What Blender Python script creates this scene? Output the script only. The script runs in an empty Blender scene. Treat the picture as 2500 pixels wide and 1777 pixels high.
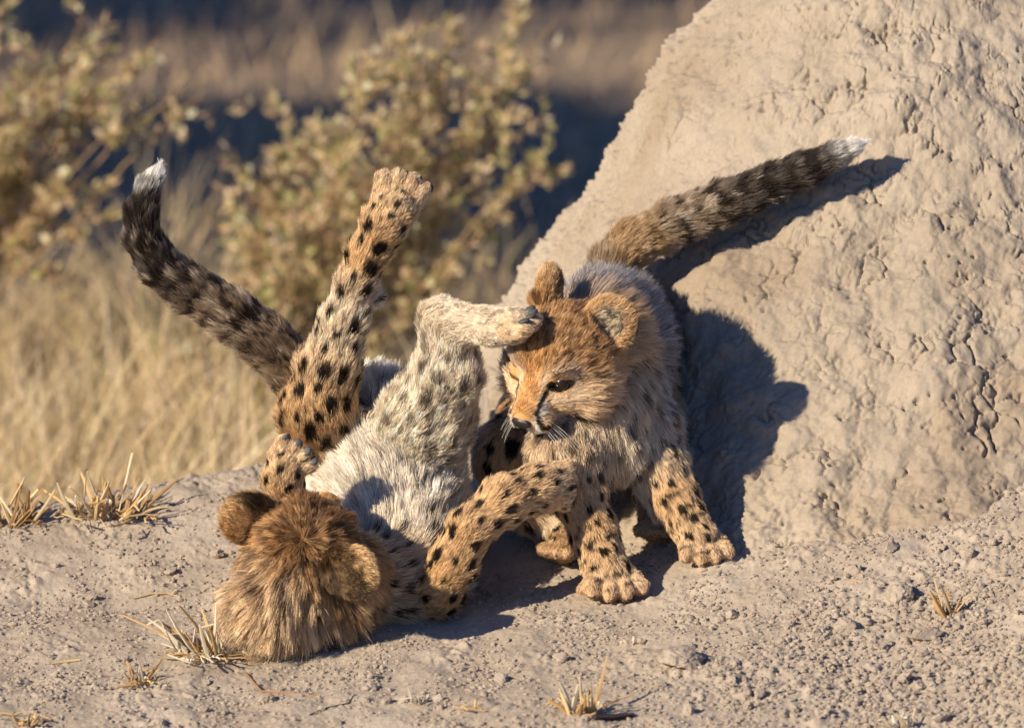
import bpy, math, random
import numpy as np
from mathutils import Vector, Matrix

# ------------------------------------------------------------------ camera, sky, sun, exposure
sc = bpy.context.scene
S = 0.00035                      # metres per photograph pixel at the cubs
DIST = 12.0                      # lens to cubs, metres
PITCH = math.radians(10.0)
CR = np.array([1.0, 0, 0])
CU = np.array([0, math.sin(PITCH), math.cos(PITCH)])
CF = np.array([0, math.cos(PITCH), -math.sin(PITCH)])
C0 = 562 * CU                    # picture centre, in pixel units, origin = ground between the cubs

def W(px, py, d):
    """photograph pixel + depth behind the focal plane (all in pixel units) -> point in pixel units"""
    px, py, d = np.broadcast_arrays(np.asarray(px, float), np.asarray(py, float), np.asarray(d, float))
    k = 1 + d * S / DIST
    return C0 + ((px - 1250) * k)[..., None] * CR + ((888 - py) * k)[..., None] * CU + d[..., None] * CF

def vec(x, y, d):
    v = x * CR + y * CU + d * CF
    return v / np.linalg.norm(v)

cam_d = bpy.data.cameras.new('camera')
cam = bpy.data.objects.new('camera', cam_d)
sc.collection.objects.link(cam)
cam.location = Vector(C0 * S - DIST * CF)
cam.rotation_euler = (math.pi / 2 - PITCH, 0, 0)
cam_d.sensor_width = 36.0
cam_d.lens = 36.0 * DIST / (2500 * S)
cam_d.clip_start = 0.5
cam_d.clip_end = 3000
cam_d.dof.use_dof = True
cam_d.dof.focus_distance = DIST + 0.0
cam_d.dof.aperture_fstop = 8.0
sc.camera = cam

SUN_TRAVEL = Vector((0.70, 0.56, -0.44)).normalized()
sun_d = bpy.data.lights.new('sun', 'SUN')
sun_d.energy = 5.0
sun_d.angle = math.radians(0.5)
sun_d.color = (1.0, 0.85, 0.635)
sun = bpy.data.objects.new('sun', sun_d)
sun.rotation_euler = SUN_TRAVEL.to_track_quat('-Z', 'Y').to_euler()
sun.location = (-4, -3, 4)
sc.collection.objects.link(sun)

world = bpy.data.worlds.new('World')
sc.world = world
world.use_nodes = True
wn = world.node_tree
for n in list(wn.nodes):
    wn.nodes.remove(n)
sky = wn.nodes.new('ShaderNodeTexSky')
sky.sky_type = 'NISHITA'
sky.sun_disc = False
to_sun = -SUN_TRAVEL
sky.sun_elevation = math.asin(to_sun.z)
sky.sun_rotation = math.atan2(to_sun.x, to_sun.y)
sky.dust_density = 0.3
sky.ozone_density = 3.5
bg = wn.nodes.new('ShaderNodeBackground')
bg.inputs['Strength'].default_value = 0.054
wo = wn.nodes.new('ShaderNodeOutputWorld')
tint = wn.nodes.new('ShaderNodeMix'); tint.data_type = 'RGBA'; tint.blend_type = 'MULTIPLY'
tint.inputs['Factor'].default_value = 1.0
tint.inputs['B'].default_value = (0.72, 0.95, 1.40, 1)
wn.links.new(sky.outputs[0], tint.inputs['A'])
wn.links.new(tint.outputs['Result'], bg.inputs[0])
wn.links.new(bg.outputs[0], wo.inputs[0])

sc.view_settings.view_transform = 'Standard'
sc.view_settings.look = 'None'
sc.view_settings.gamma = 1
sc.view_settings.exposure = 0.46
sc.view_settings.use_curve_mapping = False
sc.render.engine = 'CYCLES'
sc.cycles.max_bounces = 6
sc.cycles.diffuse_bounces = 3
sc.cycles.glossy_bounces = 3
sc.cycles.transmission_bounces = 3
sc.cycles.caustics_reflective = False
sc.cycles.caustics_refractive = False
sc.cycles.use_denoising = True
sc.cycles_curves.shape = 'RIBBONS'
sc.cycles_curves.subdivisions = 2

# ------------------------------------------------------------------ helpers
rng = np.random.default_rng(11)
random.seed(5)
col = sc.collection

def tag(o, label=None, cat=None, group=None, kind=None):
    if label: o['label'] = label
    if cat: o['category'] = cat
    if group: o['group'] = group
    if kind: o['kind'] = kind
    return o

def empty(name, loc):
    o = bpy.data.objects.new(name, None)
    o.location = Vector(loc)
    o.empty_display_size = 0.02
    col.objects.link(o)
    return o

def mesh_from(name, V, faces, smooth=True):
    """faces: (n,3) or (n,4) int array; V in metres"""
    m = bpy.data.meshes.new(name)
    V = np.ascontiguousarray(V, np.float32)
    F = np.ascontiguousarray(faces, np.int32)
    k = F.shape[1]
    m.vertices.add(len(V)); m.vertices.foreach_set('co', V.ravel())
    m.loops.add(F.size); m.loops.foreach_set('vertex_index', F.ravel())
    m.polygons.add(len(F))
    m.polygons.foreach_set('loop_start', np.arange(0, F.size, k, dtype=np.int32))
    m.polygons.foreach_set('loop_total', np.full(len(F), k, np.int32))
    m.polygons.foreach_set('use_smooth', np.full(len(F), smooth, bool))
    m.update(calc_edges=True)
    return m

def link(name, mesh, mat=None, parent=None, loc=None):
    o = bpy.data.objects.new(name, mesh)
    if mat is not None and mesh is not None and len(mesh.materials) == 0:
        mesh.materials.append(mat)
    if loc is not None: o.location = Vector(loc)
    if parent is not None: o.parent = parent
    col.objects.link(o)
    return o

def vcol(mesh, colors, name='col'):
    a = mesh.attributes.new(name, 'FLOAT_COLOR', 'POINT')
    c = np.ones((len(colors), 4), np.float32); c[:, :3] = colors
    a.data.foreach_set('color', c.ravel())

_perm = np.random.default_rng(3).permutation(256).astype(np.int64)
_perm = np.concatenate([_perm, _perm, _perm])
_grad = np.random.default_rng(4).normal(size=(256, 3)); _grad /= np.linalg.norm(_grad, axis=1)[:, None]

def perlin(P):
    P = np.asarray(P, float)
    i = np.floor(P).astype(np.int64); f = P - i; i &= 255
    u = f * f * f * (f * (f * 6 - 15) + 10)
    out = 0
    for dx in (0, 1):
        wx = u[:, 0] if dx else 1 - u[:, 0]
        a = _perm[(i[:, 0] + dx) & 255]
        for dy in (0, 1):
            wy = u[:, 1] if dy else 1 - u[:, 1]
            b = _perm[(a + i[:, 1] + dy) & 255]
            for dz in (0, 1):
                wz = u[:, 2] if dz else 1 - u[:, 2]
                h = _perm[(b + i[:, 2] + dz) & 255]
                g = _grad[h]
                out = out + wx * wy * wz * (g[:, 0] * (f[:, 0] - dx) + g[:, 1] * (f[:, 1] - dy) + g[:, 2] * (f[:, 2] - dz))
    return out * 1.6

def fbm(P, oct=4, gain=0.5):
    a, s, o = 1.0, 1.0, 0
    for k in range(oct):
        o = o + a * perlin(P * s + 17.3 * k); a *= gain; s *= 2.03
    return o

def worley(P, jit=0.9):
    """distance to nearest and second nearest feature, and an id in 0..1"""
    P = np.asarray(P, float)
    i = np.floor(P).astype(np.int64)
    f1 = np.full(len(P), 9.0); f2 = np.full(len(P), 9.0); ident = np.zeros(len(P))
    for dx in (-1, 0, 1):
        for dy in (-1, 0, 1):
            for dz in (-1, 0, 1):
                c = i + (dx, dy, dz)
                h = _perm[(_perm[(_perm[c[:, 0] & 255] + c[:, 1]) & 255] + c[:, 2]) & 255]
                o = np.stack([_perm[h], _perm[h + 71], _perm[h + 143]], 1) / 255.0
                q = c + 0.5 + jit * (o - 0.5) - P
                dd = np.sqrt((q * q).sum(1))
                n1 = dd < f1
                f2 = np.where(n1, f1, np.minimum(f2, dd))
                ident = np.where(n1, _perm[h + 200] / 255.0, ident)
                f1 = np.where(n1, dd, f1)
    return f1, f2, ident

def sstep(a, b, x):
    t = np.clip((x - a) / (b - a), 0, 1)
    return t * t * (3 - 2 * t)

# ------------------------------------------------------------------ materials
def new_mat(name):
    m = bpy.data.materials.new(name); m.use_nodes = True
    nt = m.node_tree
    b = nt.nodes['Principled BSDF']
    b.inputs['Roughness'].default_value = 0.9
    b.inputs['Specular IOR Level'].default_value = 0.15
    return m, nt, b

def ramp(nt, stops):
    r = nt.nodes.new('ShaderNodeValToRGB')
    e = r.color_ramp.elements
    while len(e) < len(stops): e.new(0.5)
    for k, (p, c) in enumerate(stops):
        e[k].position = p; e[k].color = (*c, 1)
    return r

def noise(nt, scale, detail=4, rough=0.55):
    tc = nt.nodes.new('ShaderNodeNewGeometry')
    n = nt.nodes.new('ShaderNodeTexNoise')
    n.inputs['Scale'].default_value = scale
    n.inputs['Detail'].default_value = detail
    n.inputs['Roughness'].default_value = rough
    nt.links.new(tc.outputs['Position'], n.inputs['Vector'])
    return n

def soil_mat(name, stops, big, fine, bump_s, bump_d, stain=None):
    m, nt, b = new_mat(name)
    n1 = noise(nt, big, 6, 0.65)
    r = ramp(nt, stops)
    nt.links.new(n1.outputs['Fac'], r.inputs[0])
    n2 = noise(nt, fine, 5, 0.7)
    mx = nt.nodes.new('ShaderNodeMix'); mx.data_type = 'RGBA'; mx.blend_type = 'OVERLAY'
    mx.inputs['Factor'].default_value = 0.35
    src = r.outputs[0]
    if stain:
        n3 = noise(nt, 4.5, 7, 0.62)
        r3 = ramp(nt, [(0.47, (0, 0, 0)), (0.60, (1, 1, 1))])
        nt.links.new(n3.outputs['Fac'], r3.inputs[0])
        sm = nt.nodes.new('ShaderNodeMix'); sm.data_type = 'RGBA'
        sm.inputs['B'].default_value = (*stain, 1)
        sf = nt.nodes.new('ShaderNodeMath'); sf.operation = 'MULTIPLY'; sf.inputs[1].default_value = 0.55
        nt.links.new(r3.outputs[0], sf.inputs[0]); nt.links.new(sf.outputs[0], sm.inputs['Factor'])
        nt.links.new(src, sm.inputs['A']); src = sm.outputs['Result']
    nt.links.new(src, mx.inputs['A'])
    r2 = ramp(nt, [(0.3, (0.36, 0.36, 0.36)), (0.7, (0.66, 0.65, 0.63))])
    nt.links.new(n2.outputs['Fac'], r2.inputs[0])
    nt.links.new(r2.outputs[0], mx.inputs['B'])
    nt.links.new(mx.outputs['Result'], b.inputs['Base Color'])
    bp = nt.nodes.new('ShaderNodeBump')
    bp.inputs['Strength'].default_value = bump_s
    bp.inputs['Distance'].default_value = bump_d
    nt.links.new(n2.outputs['Fac'], bp.inputs['Height'])
    nt.links.new(bp.outputs[0], b.inputs['Normal'])
    return m

M_soil = soil_mat('dry_soil', [(0.25, (0.345, 0.282, 0.222)), (0.5, (0.41, 0.342, 0.272)), (0.75, (0.48, 0.412, 0.34))], 9, 420, 0.5, 0.0015)
M_clay = soil_mat('termite_clay', [(0.25, (0.285, 0.237, 0.183)), (0.5, (0.355, 0.300, 0.238)), (0.75, (0.41, 0.355, 0.290))], 7, 330, 0.45, 0.0015, (0.27, 0.205, 0.145))
M_plain = soil_mat('plain_soil', [(0.2, (0.13, 0.105, 0.085)), (0.5, (0.22, 0.17, 0.125)), (0.8, (0.34, 0.26, 0.18))], 1.6, 60, 0.3, 0.01)

def attr_mat(name, rough=0.8, spec=0.2, trans=0.0, vary=0.0):
    m, nt, b = new_mat(name)
    a = nt.nodes.new('ShaderNodeAttribute'); a.attribute_name = 'col'
    b.inputs['Roughness'].default_value = rough
    b.inputs['Specular IOR Level'].default_value = spec
    nt.links.new(a.outputs['Color'], b.inputs['Base Color'])
    if trans:
        t = nt.nodes.new('ShaderNodeBsdfTranslucent')
        nt.links.new(a.outputs['Color'], t.inputs['Color'])
        mx = nt.nodes.new('ShaderNodeMixShader'); mx.inputs[0].default_value = trans
        nt.links.new(b.outputs[0], mx.inputs[1]); nt.links.new(t.outputs[0], mx.inputs[2])
        nt.links.new(mx.outputs[0], nt.nodes['Material Output'].inputs['Surface'])
    return m

M_skin = attr_mat('cub_skin', 0.9, 0.05)
M_leaf = attr_mat('leaf', 0.7, 0.2, 0.42)
M_straw = attr_mat('straw', 0.6, 0.25, 0.2)
M_bark = attr_mat('bark', 0.9, 0.1)

def plain_mat(name, c, rough=0.5, spec=0.4, coat=0.0):
    m, nt, b = new_mat(name)
    b.inputs['Base Color'].default_value = (*c, 1)
    b.inputs['Roughness'].default_value = rough
    b.inputs['Specular IOR Level'].default_value = spec
    b.inputs['Coat Weight'].default_value = coat
    return m
M_nose = plain_mat('nose_leather', (0.022, 0.017, 0.016), 0.42, 0.5)
M_pad = plain_mat('paw_pad', (0.075, 0.075, 0.08), 0.6, 0.35)
M_claw = plain_mat('claw_horn', (0.30, 0.24, 0.18), 0.35, 0.5)
M_whisker = plain_mat('whisker', (0.8, 0.78, 0.74), 0.4, 0.4)

def fur_mat():
    m = bpy.data.materials.new('cub_fur'); m.use_nodes = True
    nt = m.node_tree
    nt.nodes.remove(nt.nodes['Principled BSDF'])
    out = nt.nodes['Material Output']
    a = nt.nodes.new('ShaderNodeAttribute'); a.attribute_name = 'col'
    h = nt.nodes.new('ShaderNodeBsdfHairPrincipled')
    h.model = 'CHIANG'
    h.parametrization = 'COLOR'
    h.inputs['Roughness'].default_value = 0.42
    h.inputs['Radial Roughness'].default_value = 0.6
    h.inputs['Random Roughness'].default_value = 0.2
    hi = nt.nodes.new('ShaderNodeHairInfo')              # darker undercoat at each hair root, also painting in shade between hairs
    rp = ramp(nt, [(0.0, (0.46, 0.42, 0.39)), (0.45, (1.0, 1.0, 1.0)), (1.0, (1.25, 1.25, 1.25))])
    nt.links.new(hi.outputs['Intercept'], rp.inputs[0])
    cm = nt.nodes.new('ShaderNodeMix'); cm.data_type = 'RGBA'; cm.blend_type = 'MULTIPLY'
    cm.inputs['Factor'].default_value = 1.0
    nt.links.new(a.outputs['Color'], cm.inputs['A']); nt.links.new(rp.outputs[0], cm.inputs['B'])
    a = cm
    nt.links.new(cm.outputs['Result'], h.inputs['Color'])
    d = nt.nodes.new('ShaderNodeBsdfDiffuse')
    nt.links.new(cm.outputs['Result'], d.inputs['Color'])
    mx = nt.nodes.new('ShaderNodeMixShader'); mx.inputs[0].default_value = 0.72
    nt.links.new(h.outputs[0], mx.inputs[1]); nt.links.new(d.outputs[0], mx.inputs[2])
    nt.links.new(mx.outputs[0], out.inputs['Surface'])
    return m
M_fur = fur_mat()

# ------------------------------------------------------------------ the ground: a low rise at the foot of a termite mound
_gx = np.array([-900, 0, 700, 1250, 1500, 1720, 2100, 2500, 3300.])
_gr = np.array([1570, 1530, 1512, 1482, 1462, 1402, 1335, 1262, 1130.])
_cx = np.array([-900, 0, 300, 650, 1000, 1300, 1700, 3300.])
_cd = np.array([420, 590, 660, 780, 1000, 1300, 1700, 1700.])

def ground_row(px, d):
    """picture row of the bare ground at column px and depth d"""
    r0 = np.interp(px, _gx, _gr)
    for o in (-120, -60, 60, 120):
        r0 = r0 + np.interp(px + o, _gx, _gr)
    r0 = r0 / 5
    crest = np.interp(px, _cx, _cd)
    k = 0.32 + 0.22 * sstep(1300, 2500, px)
    row = r0 - np.where(d < 0, k * d, 0.30 * d + 0.15 * np.clip(d - 150, 0, None))
    over = np.clip(d - crest, 0, None)
    row = row + 0.0011 * np.minimum(over, 900) ** 2 + np.clip(over - 900, 0, None) * 1.0
    return row

def ground_pt(px, d):
    return W(px, ground_row(px, d), d)

def ground_relief(P):
    """soil relief in pixel units at points P (pixel units)"""
    w = np.stack([perlin(P / 40), perlin(P / 40 + 31), perlin(P / 40 + 67)], 1) * 12
    h = 16 * perlin(P / 420) + 10 * fbm(P / 120, 2)
    clod = sstep(-0.15, 0.4, perlin(P / 190 + 9) + .3 * perlin(P / 60) + .35 * sstep(300, 900, P[:, 0]) * sstep(150, -250, P[:, 1]))
    f1, f2, ident = worley((P + w) / 36)
    h = h + clod * 20 * np.clip(0.62 - f1, -.1, .5) * sstep(.25, .8, ident)
    f1, f2, ident = worley((P + w) / 17)
    h = h + (0.4 + 0.6 * clod) * 12 * np.clip(0.60 - f1, -.15, .4) * (0.3 + ident)
    f1, f2, ident = worley((P + w * .4) / 8.5)
    h = h + (0.5 + 0.5 * clod) * 5.2 * (0.6 - f1) * (0.3 + ident)
    h = h + 1.2 * fbm(P / 5, 2)
    return h

def axis(a, b, lo, hi, fine, coarse):
    """coordinates from a to b: spacing `fine` between lo and hi, growing outside"""
    mid = list(np.arange(lo, hi + 1e-6, fine))
    left, x, st = [], lo, fine
    while x > a:
        st = min(coarse, st * 1.25); x -= st; left.append(x)
    right, x, st = [], hi, fine
    while x < b:
        st = min(coarse, st * 1.25); x += st; right.append(x)
    return np.array(left[::-1] + mid + right)

def grid_faces(nu, nv):
    i = np.arange(nu * nv).reshape(nu, nv)
    return np.stack([i[:-1, :-1], i[1:, :-1], i[1:, 1:], i[:-1, 1:]], -1).reshape(-1, 4)

gu = axis(-3000, 5200, -240, 2740, 3.9, 160)
gv = axis(-5200, 4200, -1280, 830, 5.4, 160)
GX, GD = np.meshgrid(gu, gv, indexing='ij')
gp = ground_pt(GX.ravel(), GD.ravel())
gh = ground_relief(gp)
gp[:, 2] += gh
PLAIN_Z = -760.0
edge = np.maximum(sstep(900, 2600, np.abs(GX.ravel() - 1250) - 1300 + 900), sstep(1500, 4600, -GD.ravel()))
gp[:, 2] = gp[:, 2] * (1 - edge) + (PLAIN_Z - 60) * edge
gp[:, 2] = np.maximum(gp[:, 2], PLAIN_Z - 60)
ground = link('ground', mesh_from('ground', gp * S, grid_faces(len(gu), len(gv))), M_soil)
tag(ground, 'bare grey brown trampled soil rising to the foot of the termite mound', 'ground', kind='structure')

_pl = axis(-500, 500, -3, 3, 0.5, 60)
px_, py_ = np.meshgrid(_pl, _pl, indexing='ij')
pv = np.stack([px_.ravel(), py_.ravel() + 2, np.full(px_.size, PLAIN_Z * S) + 0.05 * perlin(np.stack([px_.ravel(), py_.ravel(), 0 * px_.ravel()], 1) / 1.7)], 1)
plain = link('plain', mesh_from('plain', pv, grid_faces(len(_pl), len(_pl))), M_plain)
tag(plain, 'dry savanna plain stretching away behind the rise', 'plain', kind='structure')

def plain_depth(px, py):
    """depth (pixel units) at which the sight line through a pixel meets the plain"""
    lo, hi = 0.0, 60000.0
    for _ in range(50):
        m = (lo + hi) / 2
        if W(px, py, m)[2] > PLAIN_Z: lo = m
        else: hi = m
    return lo

# ------------------------------------------------------------------ termite mound
_mr = np.array([-900, -300, 0, 300, 600, 900, 1050, 1200, 1320, 1450, 1600.])
_mR = np.array([60, 380, 590, 810, 1010, 1195, 1290, 1405, 1505, 1580, 1660.])
MX, MD = 2350.0, 1540.0
mr = axis(-900, 1600, -40, 1400, 3.3, 40)
mt = np.radians(axis(-185, 175, -100, 26, 0.165, 8))
MR, MT = np.meshgrid(mr, mt, indexing='ij')
rr = MR.ravel(); tt = MT.ravel()
rad = np.interp(rr, _mr, _mR)
mp = W(MX + rad * np.sin(tt), rr, MD - rad * np.cos(tt) * (0.93 + 0.07 * np.cos(tt)))
nrm = np.sin(tt)[:, None] * CR * 0.83 - np.cos(tt)[:, None] * CF * 0.83 + 0.55 * CU
wv = np.stack([perlin(mp / 48 + 5), perlin(mp / 48 + 41), perlin(mp / 48 + 83)], 1)
wf = np.stack([perlin(mp / 15 + 5), perlin(mp / 15 + 41), perlin(mp / 15 + 83)], 1)
hm = 46 * perlin(mp / 520 + 3.7) + 26 * fbm(mp / 230 + 1.3, 2)
ridge = sstep(-0.15, 0.4, perlin(mp / 150 + 55))
f1, f2, ident = worley((mp + 30 * wv + 6 * wf) / 95)
hm += 20 * (0.5 - f1) * (.4 + ident)
crack = np.exp(-((f2 - f1) / 0.045) ** 2) * sstep(0.1, 0.45, perlin(mp / 130 + 12.5))
hm -= 15 * crack
# plates of crust, each set at its own height
f1, f2, ident = worley((mp + 22 * wv + 7 * wf) / 44)
hm += (0.3 + 0.7 * ridge) * 7.0 * (ident - .5) * sstep(0.0, 0.16, f2 - f1)
crack = np.exp(-((f2 - f1) / 0.06) ** 2) * sstep(0.05, 0.4, perlin(mp / 90 + 77))
hm -= 7 * crack
f1, f2, ident = worley((mp + 8 * wv + 6 * wf) / 19)
hm += (0.25 + 0.75 * ridge) * 4.6 * np.clip(.62 - f1, -.1, .45) * (0.2 + ident * 1.2)
f1, f2, ident = worley((mp + 4 * wf) / 9)
hm += (0.2 + 0.8 * ridge) * 1.8 * (.6 - f1) * (.3 + ident)
hm += 7 * fbm(mp / 60 + 7, 3) + 0.9 * fbm(mp / 5, 2)
pit = sstep(0.42, 0.60, perlin(mp / 20 + 3)) * sstep(0.12, 0.45, perlin(mp / 140 + 8))
hm -= 14 * pit
rim = np.exp(-((tt + math.pi / 2 - .1) / .32) ** 2)
f1, f2, ident = worley((mp + 10 * wv) / 30)
hm += rim * (26 * np.clip(.55 - f1, -.1, .5) * (.3 + ident) + 8 * perlin(mp / 14 + 2))
hm += sstep(1120, 1260, rr) * (ground_relief(mp) * 1.1 + 4 * fbm(mp / 30, 2)) - 12 * sstep(1120, 1260, rr)
# crumbly crust along the shoulder
mp = mp + nrm * hm[:, None]
mound = link('termite_mound', mesh_from('termite_mound', mp * S, grid_faces(len(mr), len(mt))[:, ::-1]), M_clay)
tag(mound, 'tall tan termite mound of cracked lumpy clay behind the cubs', 'termite mound')

# ------------------------------------------------------------------ animals: one continuous surface from smoothly joined limbs
class Body:
    def __init__(self):
        self.add, self.sub = [], []
    def cap(self, a, b, ra, rb, reg, k=20, comb=None):
        a = np.array(a, float); b = np.array(b, float)
        c = (b - a) if comb is None else np.array(comb, float)
        c = c / (np.linalg.norm(c) + 1e-9)
        self.add.append(dict(t='c', a=a, b=b, ra=ra, rb=rb, reg=reg, k=k, comb=c))
    def ell(self, c, axes, r, reg, k=20, comb=(0, 0, -1), sub=False):
        (self.sub if sub else self.add).append(dict(t='e', c=np.array(c, float), ax=np.array(axes, float), r=np.array(r, float), reg=reg, k=k, comb=np.array(comb, float)))
    def chain(self, pts, reg, k=22, flip=False):
        """pts: (px, py, depth, radius[, region]) from the trunk outwards"""
        P = [(W(p[0], p[1], p[2]), p[3], p[4] if len(p) > 4 else reg) for p in pts]
        for (a, ra, _), (b, rb, g) in zip(P[:-1], P[1:]):
            self.cap(a, b, ra, rb, g, k)
        return [p[0] for p in P]

def sd(pr, P):
    if pr['t'] == 'c':
        ba = pr['b'] - pr['a']; pa = P - pr['a']
        h = np.clip((pa @ ba) / (ba @ ba + 1e-9), 0, 1)
        return np.linalg.norm(pa - h[..., None] * ba, axis=-1) - (pr['ra'] + (pr['rb'] - pr['ra']) * h)
    q = (P - pr['c']) @ pr['ax'].T
    k0 = np.linalg.norm(q / pr['r'], axis=-1); k1 = np.linalg.norm(q / pr['r'] ** 2, axis=-1)
    return k0 * (k0 - 1) / (k1 + 1e-9)

def bounds(pr, m):
    if pr['t'] == 'c':
        r = max(pr['ra'], pr['rb'])
        return np.minimum(pr['a'], pr['b']) - r - m, np.maximum(pr['a'], pr['b']) + r + m
    r = pr['r'].max()
    return pr['c'] - r - m, pr['c'] + r + m

def surface(body, step):
    lo = np.min([bounds(p, 24)[0] for p in body.add], 0)
    hi = np.max([bounds(p, 24)[1] for p in body.add], 0)
    n = np.ceil((hi - lo) / step).astype(int) + 1
    D = np.full(n, 60.0, np.float32)
    ax = [lo[i] + step * np.arange(n[i]) for i in range(3)]
    def block(pr):
        l, h = bounds(pr, 30 + pr['k'])
        i0 = np.clip(np.floor((l - lo) / step).astype(int), 0, n - 1); i1 = np.clip(np.ceil((h - lo) / step).astype(int) + 1, 1, n)
        sl = tuple(slice(a, b) for a, b in zip(i0, i1))
        G = np.stack(np.meshgrid(*[ax[i][sl[i]] for i in range(3)], indexing='ij'), -1)
        return sl, sd(pr, G).astype(np.float32)
    for pr in body.add:
        sl, d = block(pr); k = pr['k']; o = D[sl]
        h = np.clip(0.5 + 0.5 * (o - d) / k, 0, 1)
        D[sl] = o * (1 - h) + d * h - k * h * (1 - h)
    for pr in body.sub:
        sl, d = block(pr); k = pr['k']; o = D[sl]; d = -d
        h = np.clip(0.5 - 0.5 * (o - d) / k, 0, 1)
        D[sl] = o * (1 - h) + d * h + k * h * (1 - h)
    # surface nets
    ins = D < 0
    cells = tuple(s - 1 for s in D.shape)
    num = np.zeros(cells + (3,), np.float32); cnt = np.zeros(cells, np.float32)
    offs = [(0, 0, 0), (1, 0, 0), (0, 1, 0), (1, 1, 0), (0, 0, 1), (1, 0, 1), (0, 1, 1), (1, 1, 1)]
    def cv(o): return D[o[0]:o[0] + cells[0], o[1]:o[1] + cells[1], o[2]:o[2] + cells[2]]
    for i in range(8):
        for j in range(i + 1, 8):
            df = [abs(a - b) for a, b in zip(offs[i], offs[j])]
            if sum(df) != 1: continue
            a = cv(offs[i]); b = cv(offs[j])
            m = (a < 0) != (b < 0)
            t = np.where(m, a / np.where(m, a - b, 1), 0)
            for x in range(3):
                num[..., x] += np.where(m, offs[i][x] + t * (offs[j][x] - offs[i][x]), 0)
            cnt += m
    act = cnt > 0
    idx = np.full(cells, -1, np.int64); idx[act] = np.arange(act.sum())
    V = lo + step * (np.argwhere(act) + num[act] / cnt[act][:, None])
    quads = []
    for x in range(3):
        y, z = (x + 1) % 3, (x + 2) % 3
        a = np.take(ins, range(0, D.shape[x] - 1), x); b = np.take(ins, range(1, D.shape[x]), x)
        e = np.argwhere(a != b); s = a[tuple(e.T)]
        ok = (e[:, y] > 0) & (e[:, z] > 0) & (e[:, y] < cells[y]) & (e[:, z] < cells[z])
        e, s = e[ok], s[ok]
        ey = np.zeros(3, int); ey[y] = 1; ez = np.zeros(3, int); ez[z] = 1
        q = np.stack([idx[tuple((e - ey - ez).T)], idx[tuple((e - ez).T)], idx[tuple(e.T)], idx[tuple((e - ey).T)]], 1)
        q[~s] = q[~s][:, ::-1]
        quads.append(q)
    return V, np.concatenate(quads)

def normals_of(V, Q):
    n = np.cross(V[Q[:, 2]] - V[Q[:, 0]], V[Q[:, 3]] - V[Q[:, 1]])
    N = np.zeros_like(V)
    for c in range(4): np.add.at(N, Q[:, c], n)
    return N / (np.linalg.norm(N, axis=1)[:, None] + 1e-9)

# fur of each region: length, lift, spots (0..1), density, base colour, tip lightening
TAN, GOLD, CREAM = (0.68, 0.45, 0.24), (0.70, 0.41, 0.17), (0.76, 0.62, 0.45)
WHITE, GREY, DARK = (0.82, 0.77, 0.69), (0.30, 0.28, 0.275), (0.022, 0.015, 0.011)
REG = {
    'face':   (10, .22, 0, 2.4, GOLD),
    'crown':  (22, .34, 0, 1.8, (0.56, 0.33, 0.15)),
    'cheek':  (44, .42, 0, 1.5, (0.68, 0.47, 0.27)),
    'chin':   (10, .25, 0, 2.2, WHITE),
    'nape':   (84, .46, 0, 1.4, (0.52, 0.34, 0.18)),
    'ear':    (13, .45, 0, 1.6, (0.62, 0.40, 0.20)),
    'neck':   (40, .40, .5, 1.2, (0.56, 0.42, 0.27)),
    'mantle': (92, .60, 0, 1.2, GREY),
    'back':   (70, .45, .3, 1.0, (0.36, 0.30, 0.25)),
    'chest':  (40, .38, .7, 1.3, (0.74, 0.63, 0.48)),
    'belly':  (62, .46, .06, 1.2, (0.80, 0.70, 0.57)),
    'thigh':  (24, .28, 1, 1.5, TAN),
    'inner':  (30, .32, .9, 1.4, CREAM),
    'pale':   (30, .32, .5, 1.5, (0.90, 0.77, 0.60)),
    'leg':    (17, .26, 1, 1.5, TAN),
    'legpale': (24, .30, .7, 1.4, CREAM),
    'foot':   (12, .24, .6, 1.7, (0.70, 0.50, 0.30)),
    'paw':    (10, .20, .0, 1.8, (0.70, 0.50, 0.31)),
    'sole':   (11, .24, .0, 1.8, (0.70, 0.58, 0.44)),
    'tail':   (26, .30, 0, 1.4, (0.25, 0.18, 0.12)),
    'tailend': (24, .26, 0, 1.4, (0.075, 0.06, 0.052)),
    'tailtip': (17, .14, 0, 2.0, (0.86, 0.83, 0.78)),
}
SPOT_BY = {'thigh': 1.35, 'inner': 1.15, 'foot': .72, 'chest': 1.1, 'belly': 1.1, 'legpale': .95, 'pale': 1.2}
RN = list(REG)
SPOT_R = np.array([SPOT_BY.get(r, 1.0) for r in RN])
RID = {r: i for i, r in enumerate(RN)}

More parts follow.
